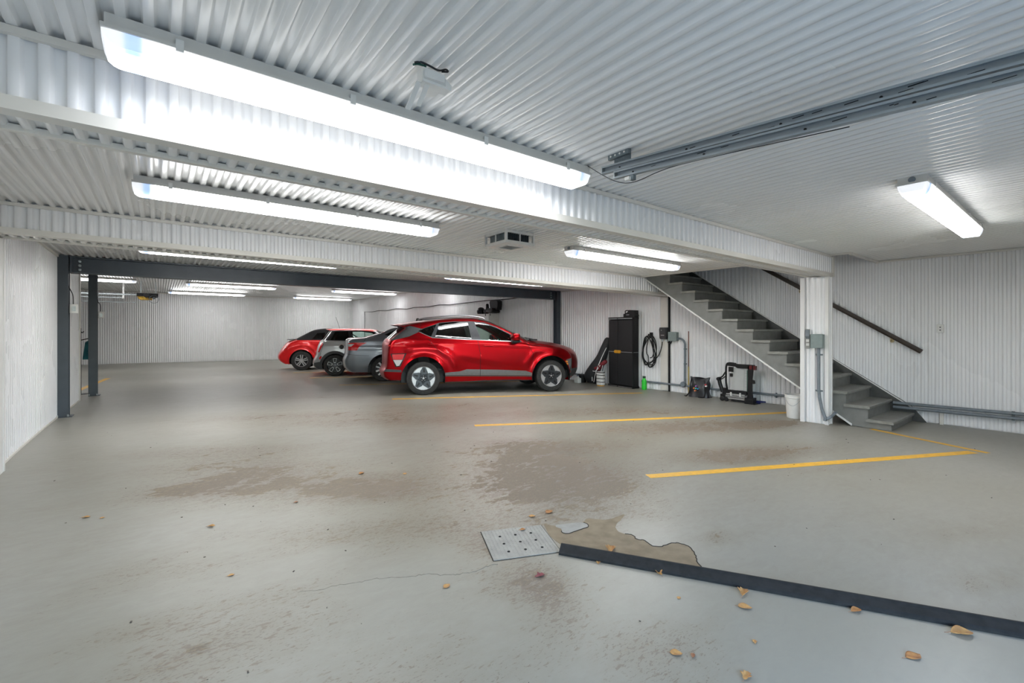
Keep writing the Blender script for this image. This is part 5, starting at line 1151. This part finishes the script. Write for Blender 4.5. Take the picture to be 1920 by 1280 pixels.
# --- red compact SUV
AR = .425
def lin(P):
    xs, ys = zip(*P); return lambda x: np.interp(x, xs, ys)
def ridge(line, wd, h):
    """soft crease along a polyline in side view"""
    return lambda X, Z: h * np.clip(1 - segdist(line, X, Z) / wd, 0, 1) ** 1.3
def scoop(poly_c, rx, rz, tilt, h):
    def f(X, Z):
        c_, s_ = math.cos(tilt), math.sin(tilt); dx, dz = X - poly_c[0], Z - poly_c[1]
        return -h * np.exp(-(((dx * c_ + dz * s_) / rx) ** 2 + ((-dx * s_ + dz * c_) / rz) ** 2))
    return f
suv = dict(hw=.905, tyre=.332, wb=2.66, arch=AR, sill=.25, tumble=.34, rim='star', bulge=.10, vmax=.40, flare=.028, round=.07, paint=paint('deep_red_metallic', (.36, .002, .006), .9, .3, .22, .3),
    outline=[(-.66, .30, -.77, .30), (-.74, .36, -.82, .36), (-.755, .47, -.845, .47), (-.70, .56, -.80, .56), (-.685, .8, -.79, .80), (-.665, 1.0, -.785, 1.01), (-.61, 1.09, -.72, 1.11), (-.33, 1.31, -.43, 1.36), (-.43, 1.355, -.62, 1.395), (-.05, 1.43, -.12, 1.475), (.4, 1.495, .37, 1.54), (.85, 1.515, .85, 1.565), (1.2, 1.485, 1.27, 1.54), (1.55, 1.37, 1.65, 1.41), (1.85, 1.215, 2.02, 1.245), (2.12, 1.06, 2.38, 1.09), (2.24, 1.025, 2.52, 1.075), (2.6, .985, 2.9, 1.03), (2.95, .915, 3.25, .95), (3.1, .83, 3.44, .86), (3.17, .70, 3.53, .72), (3.165, .52, 3.55, .53), (3.15, .38, 3.52, .36), (3.02, .24, 3.36, .21)],
    sharp=(2, 6, 7, 8, 15), belt=[(-.8, 1.05), (-.4, 1.12), (.2, 1.115), (1., 1.09), (2., 1.03), (2.6, .97), (3.4, .8)],
    plan=[(-.85, .86), (-.6, .93), (-.2, .985), (.4, .995), (1.2, .985), (2., .985), (2.7, .985), (3., .95), (3.2, .90)],
    creases=[ridge([(-.3, .90), (.0, .93), (.25, .91), (.52, .76), (.62, .58)], .10, .018), lambda X, Z: .022 * np.clip((Z - (.80 - .19 * (X - .6))) / .10, -1, 0) * np.clip((X - .62) / .25, 0, 1) * np.clip((2.2 - X) / .2, 0, 1), ridge([(.2, 1.02), (1.2, 1.0), (2.1, .96), (2.9, .90)], .05, .010), ridge([(2.1, .60), (2.28, .84), (2.8, .84)], .08, .014)],
    regions=[('window_surround', [(-.14, 1.262), (.10, 1.352), (.33, 1.432), (.62, 1.462), (.98, 1.468), (1.24, 1.447), (1.5, 1.355), (1.75, 1.232), (1.97, 1.10), (2.03, 1.045), (1.95, 1.043), (1.1, 1.078), (.45, 1.108), (.17, 1.122), (-.02, 1.205)], PILL), ('belt_trim', [(-.12, 1.258), (-.02, 1.205), (.17, 1.122), (.45, 1.108), (1.1, 1.078), (1.95, 1.043), (1.95, 1.056), (1.1, 1.091), (.45, 1.122), (.18, 1.136), (-.0, 1.217)], SILV),
             ('rear_pillar_trim', [(-.60, 1.07), (-.28, 1.15), (.02, 1.29), (-.26, 1.36), (-.36, 1.335), (-.63, 1.1)], CLAD),
             ('lamp_bezel', [(-.63, .815), (-.325, .825), (-.44, .565), (-.535, .555)], BLACK), ('taillight', [(-.60, .80), (-.36, .81), (-.40, .70), (-.58, .70)], TAILR), ('reverse_lamp', [(-.575, .695), (-.402, .695), (-.46, .585), (-.51, .575)], TAILW),
             ('upper_taillight', [(-.67, .985), (-.38, .985), (-.33, .965), (-.4, .955), (-.67, .955)], TAILR),
             ('rear_bumper_trim', [(-.80, .47), (-.42, .455), (-.42, .50), (-.80, .525)], CLAD),
             ('side_cladding', [(.42, .385), (2.23, .345), (2.23, .40), (2.10, .445), (1.5, .475), (.98, .49), (.86, .495), (.72, .455), (.42, .435)], SILV),
             ('sill_line', [(.42, .36), (2.23, .32), (2.23, .343), (.42, .383)], CLAD),
             ('headlight', [(3.0, .66), (3.14, .70), (3.2, .62), (3.2, .43), (3.12, .42), (3.06, .56)], LAMPG), ('turn_signal', [(2.985, .645), (3.05, .645), (3.05, .61), (2.99, .61)], ORNG), ('turn_signal', [(3.0, .595), (3.055, .595), (3.055, .56), (3.01, .56)], ORNG),
             ('front_bumper_trim', [(2.98, .30), (3.3, .33), (3.3, .38), (3.0, .345)], CLAD)],
    windows=[('side_window', [(-.10, 1.26), (.10, 1.338), (.26, 1.395), (.145, 1.145), (-.0, 1.21)], DKGLASS), ('side_window', [(.315, 1.42), (.62, 1.447), (.90, 1.453), (.955, 1.10), (.45, 1.125), (.225, 1.135)], DKGLASS),
             ('side_window', [(1.04, 1.452), (1.23, 1.43), (1.5, 1.335), (1.74, 1.215), (1.93, 1.09), (1.93, 1.06), (1.15, 1.09)], CLGLASS)],
    gaps=[([(1.08, 1.075), (1.13, .8), (1.14, .34)], .008), ([(2.12, 1.05), (2.25, .8), (2.24, .3)], .008), ([(.1, 1.1), (.2, .95), (.38, .8)], .007), ([(-.05, 1.43), (-.06, 1.28)], .006), ([(2.2, 1.0), (2.9, .885)], .006)],
    strips=[(6, 7, .86, 'rear_window', DKGLASS), (11.9, 15, .86, 'windshield', CLGLASS), (9.3, 11.6, .70, 'roof_panel', BLACK), (21.2, 22.4, 1., 'body', CLAD)],
    cabin=(-.3, 2.0), seat=.95, rear_seat=.1, mirror=(1.83, 1.055), handles=[(.18, 1.0), (1.30, .965)],
    rails=[(-.1, .55, 1.475), (.0, .56, 1.515), (.4, .58, 1.565), (.85, .585, 1.585), (1.2, .57, 1.555), (1.28, .565, 1.52)],
    extras=[('antenna_fin', lambda q, ys: q.prism([(-.12, 0), (.06, 0), (.03, .03), (-.08, .07), (-.11, .06)], .03, ((.02, -.015, 1.475), (1, 0, 0), (0, 0, 1), (0, 1, 0))), BLACK),
            ('wiper', lambda q, ys: (q.tube([(2.36, -.55, 1.10), (2.3, -.1, 1.135)], .01, 6), q.box(2.28, 2.42, -.66, -.5, 1.07, 1.105)), BLACK)])
build_car('red_suv', suv, 'red compact SUV parked nearest, in front of the grey saloon', (4.08, 8.09), math.radians(-22.3))
# --- grey saloon
sal = dict(hw=.88, tyre=.318, wb=2.70, arch=.385, sill=.24, tumble=.36, rim='ten', bulge=.10, vmax=.45, flare=.012, round=.09, paint=paint('blue_grey_metallic', (.20, .225, .255), .6, .3),
    outline=[(-.80, .24, -.93, .25), (-.93, .36, -1.03, .36), (-.96, .55, -1.06, .55), (-.90, .70, -1.01, .70), (-.875, .86, -1.0, .88), (-.885, 1.04, -.99, 1.08), (-.80, 1.09, -.90, 1.125), (-.45, 1.13, -.5, 1.15), (-.10, 1.245, -.05, 1.29), (.25, 1.385, .33, 1.43), (.68, 1.45, .72, 1.495), (1.1, 1.455, 1.15, 1.50), (1.42, 1.40, 1.55, 1.44), (1.8, 1.24, 1.98, 1.27), (2.2, 1.05, 2.42, 1.075), (2.7, .96, 2.95, 1.0), (3.08, .86, 3.34, .89), (3.22, .72, 3.5, .74), (3.25, .5, 3.57, .5), (3.22, .32, 3.54, .3), (3.08, .21, 3.38, .18)],
    sharp=(5, 7, 14), belt=[(-1., 1.0), (-.4, 1.06), (.3, 1.05), (1.5, 1.0), (2.2, .97), (3.3, .8)],
    plan=[(-1.05, .86), (-.7, .94), (-.2, .985), (1, .99), (2.4, .98), (2.9, .95), (3.25, .88)],
    creases=[ridge([(-.7, .86), (.4, .86), (1.6, .80), (2.7, .80)], .07, .014), scoop((1.2, .55), 1.1, .1, .02, .02)],
    regions=[('taillight', [(-.98, .985), (-.66, 1.0), (-.42, .995), (-.60, .905), (-.655, .80), (-.98, .81)], TAILR), ('reverse_lamp', [(-.95, .965), (-.72, .965), (-.80, .90), (-.95, .90)], TAILW),
             ('window_surround', [(.02, 1.205), (.22, 1.30), (.45, 1.385), (.75, 1.42), (1.1, 1.42), (1.38, 1.375), (1.7, 1.23), (2.02, 1.05), (1.98, 1.02), (1.2, 1.045), (.35, 1.085)], BLACK),
             ('headlight', [(2.85, .82), (3.2, .74), (3.25, .64), (3.0, .70)], LAMPG)],
    windows=[('side_window', [(.08, 1.205), (.26, 1.30), (.40, 1.35), (.36, 1.11)], DKGLASS), ('side_window', [(.44, 1.355), (.75, 1.40), (.98, 1.40), (.98, 1.065), (.42, 1.09)], DKGLASS), ('side_window', [(1.05, 1.40), (1.38, 1.355), (1.68, 1.215), (1.94, 1.06), (1.05, 1.06)], CLGLASS)],
    gaps=[([(1.02, 1.05), (1.04, .8), (1.02, .3)], .008), ([(2.05, 1.03), (2.12, .8), (2.1, .3)], .008), ([(.22, 1.08), (.22, .85), (.38, .62)], .007), ([(-.9, .70), (-.36, .66)], .006), ([(-.44, 1.12), (-.5, 1.0)], .006)],
    strips=[(7.2, 9, .72, 'rear_window', DKGLASS), (12, 14, .86, 'windshield', CLGLASS), (3.2, 5., .62, 'body', 0)],
    cabin=(-.2, 2.0), seat=.95, rear_seat=.1, mirror=(1.78, 1.04), handles=[(.42, .93), (1.22, .91)])
build_car('grey_saloon', sal, 'blue-grey saloon car parked between the red SUV and the silver hatchback', (4.58, 11.33), math.radians(-21.5))
# --- silver hatchback with a red roof
SILVP = paint('silver_paint', (.47, .48, .49), .6, .3); REDP = paint('bright_red_paint', (.80, .010, .012), .15, .3, .5, .3)
ring = lambda xc, z, a, b, n=24, t0=-.35, t1=PI + .35: [(xc + b * math.cos(t0 + (t1 - t0) * i / n), z + b * math.sin(t0 + (t1 - t0) * i / n)) for i in range(n + 1)] + [(xc + a * math.cos(t1 + (t0 - t1) * i / n), z + a * math.sin(t1 + (t0 - t1) * i / n)) for i in range(n + 1)]
circ = lambda x, z, r_, n=20: [(x + r_ * math.cos(2 * PI * i / n), z + r_ * math.sin(2 * PI * i / n)) for i in range(n)]
hat = dict(hw=.865, tyre=.313, wb=2.495, arch=.345, sill=.2, tumble=.26, rim='five', bulge=.09, vmax=.45, flare=.02, round=.08, paint=SILVP,
    outline=[(-.48, .2, -.55, .22), (-.58, .30, -.66, .30), (-.575, .45, -.665, .45), (-.49, .60, -.60, .60), (-.45, .80, -.56, .80), (-.36, 1.0, -.47, 1.03), (-.29, 1.05, -.40, 1.08), (-.11, 1.31, -.20, 1.345), (-.20, 1.365, -.32, 1.395), (.1, 1.375, .05, 1.415), (.7, 1.375, .7, 1.42), (1.1, 1.34, 1.18, 1.385), (1.3, 1.22, 1.42, 1.25), (1.52, 1.03, 1.70, 1.055), (2.0, .97, 2.2, 1.0), (2.5, .90, 2.7, .93), (2.72, .76, 2.97, .78), (2.77, .55, 3.04, .55), (2.74, .32, 3.01, .3), (2.62, .2, 2.88, .17)],
    sharp=(6, 7, 8, 13), belt=[(-.6, 1.0), (0, 1.02), (1.5, 1.0), (2.5, .88), (3, .7)],
    plan=[(-.7, .86), (-.4, .93), (0, .985), (1, .99), (2.2, .98), (2.6, .94), (2.8, .88)],
    creases=[ridge([(-.3, .88), (.6, .86), (2.2, .80)], .08, .012)],
    regions=[('greenhouse', [(-.29, 1.045), (-.10, 1.33), (.1, 1.352), (.7, 1.35), (1.1, 1.315), (1.3, 1.19), (1.52, 1.02), (.6, 1.028)], BLACK), ('roof', [(-.30, 1.34), (.1, 1.354), (.7, 1.352), (1.1, 1.317), (1.12, 1.5), (-.3, 1.5)], REDP),
             ('taillight', [(-.50, .80), (-.46, .90), (-.34, .985), (-.325, .93), (-.38, .82), (-.43, .70), (-.49, .70)], TAILR),
             ('wheel_arch_cladding', ring(0, .313, .345, .425), CLAD), ('wheel_arch_cladding', ring(2.495, .313, .345, .425), CLAD), ('bumper_cladding', [(-.7, .18), (-.36, .18), (-.36, .30), (-.42, .42), (-.70, .36)], CLAD), ('side_reflector', [(-.44, .53), (-.385, .60), (-.36, .56), (-.41, .47)], TAILR),
             ('sill_cladding', [(.33, .18), (2.17, .18), (2.17, .29), (.33, .29)], CLAD), ('fuel_cap', circ(.185, .855, .072), BLACK), ('headlight', circ(2.6, .74, .1), LAMPG)],
    windows=[('side_window', [(-.12, 1.06), (.0, 1.31), (.36, 1.32), (.40, 1.055)], DKGLASS), ('side_window', [(.47, 1.05), (.45, 1.325), (.75, 1.325), (1.06, 1.285), (1.38, 1.06)], CLGLASS)],
    gaps=[([(.5, 1.03), (.52, .7), (.5, .3)], .008), ([(1.5, 1.0), (1.55, .7), (1.52, .3)], .008), ([(-.30, 1.03), (-.40, .62)], .007)],
    strips=[(6, 7, .86, 'rear_window', DKGLASS), (7.5, 11.2, 1., 'roof', REDP), (11.2, 13, .86, 'windshield', CLGLASS), (0, 2.5, .75, 'body', CLAD)],
    cabin=(-.1, 1.4), seat=.55, mirror=(1.32, 1.05), mirror_paint=REDP, handles=[(.66, .90)],
    extras=[('fuel_cap_ring', lambda q, ys: q.lathe([(.072, .012), (.066, .016), (.06, .012), (.066, .008)], 22, ((.185, -float(ys([.185], [.855])[0]) + .004, .855), (1, 0, 0), (0, 0, 1), (0, -1, 0)), None, True), CHROME)])
build_car('silver_hatchback', hat, 'silver hatchback with red roof, between the grey saloon and the small red convertible', (4.09, 13.82), math.radians(-20.))
# --- red convertible with black soft top
SOFT = noisy('black_soft_top_fabric', (.016, .016, .018), (.024, .024, .026), 60., .85, 0, .3)
con = dict(hw=.90, tyre=.335, wb=2.54, arch=.385, sill=.22, tumble=.38, rim='split', bulge=.13, vmax=.5, flare=.035, round=.10, paint=REDP,
    outline=[(-.55, .22, -.66, .24), (-.70, .34, -.82, .35), (-.735, .50, -.85, .51), (-.66, .63, -.79, .65), (-.50, .84, -.65, .87), (-.36, .98, -.50, 1.01), (-.21, 1.035, -.30, 1.07), (.03, 1.19, .0, 1.24), (.35, 1.365, .36, 1.42), (.80, 1.425, .84, 1.475), (1.2, 1.385, 1.28, 1.435), (1.5, 1.25, 1.64, 1.285), (1.76, 1.05, 1.98, 1.075), (2.3, .975, 2.5, 1.02), (2.74, .86, 2.95, .90), (3.0, .68, 3.25, .70), (3.05, .5, 3.37, .5), (3.02, .32, 3.33, .3), (2.88, .2, 3.18, .17)],
    sharp=(6, 12), belt=[(-.8, .95), (-.2, 1.03), (1, 1.03), (1.8, 1.0), (2.6, .88), (3.2, .7)],
    plan=[(-.85, .84), (-.5, .92), (0, .985), (.6, .97), (1.3, .965), (2.1, .97), (2.6, .97), (2.9, .92), (3.1, .86)],
    creases=[ridge([(-.55, .62), (-.38, .76), (-.1, .86), (.2, .85), (.42, .7), (.5, .45)], .12, .03)],
    regions=[('soft_top', [(-.215, 1.045), (.03, 1.4), (.8, 1.6), (1.26, 1.5), (1.22, 1.37), (1.0, 1.352), (.82, 1.35), (.80, 1.05), (.4, 1.045)], SOFT),
             ('window_surround', [(.80, 1.045), (.82, 1.352), (1.0, 1.355), (1.2, 1.34), (1.45, 1.23), (1.70, 1.05), (1.5, 1.04)], BLACK), ('headlight', circ(2.86, .68, .1), LAMPG), ('taillight', circ(-.52, .74, .085), TAILR)],
    windows=[('side_window', [(.32, 1.075), (.48, 1.29), (.74, 1.315), (.75, 1.075)], DKGLASS), ('side_window', [(.86, 1.065), (.87, 1.33), (1.0, 1.335), (1.2, 1.315), (1.44, 1.21), (1.62, 1.065)], DKGLASS)],
    gaps=[([(.62, 1.03), (.66, .7), (.62, .3)], .008), ([(1.72, 1.02), (1.76, .7), (1.74, .3)], .008)],
    strips=[(6.2, 10.1, 1., 'soft_top', SOFT), (6.8, 7.8, .45, 'rear_window', DKGLASS), (10.1, 12, .86, 'windshield', DKGLASS)],
    cabin=(0., 1.6), seat=.75, mirror=(1.52, 1.05), handles=[(.85, .90)],
    extras=[('boot_spoiler', lambda q, ys: q.prism([(-.50, 1.03), (-.30, 1.045), (-.22, 1.055), (-.30, 1.065), (-.5, 1.048)], 1.2, ((0, -.6, .02), (1, 0, 0), (0, 0, 1), (0, 1, 0))), BLACK),
            ('antenna', lambda q, ys: (q.tube([(1.2, .0, 1.44), (1.05, .0, 1.9)], .006, 5), q.lathe([(0, .05), (.02, .03), (.03, 0)], 10, ((1.2, 0, 1.425), (1, 0, 0), (0, 1, 0), (0, 0, 1)))), BLACK)])
build_car('red_convertible', con, 'small bright red convertible with black soft top, farthest of the parked cars', (3.88, 16.9), math.radians(-20.))
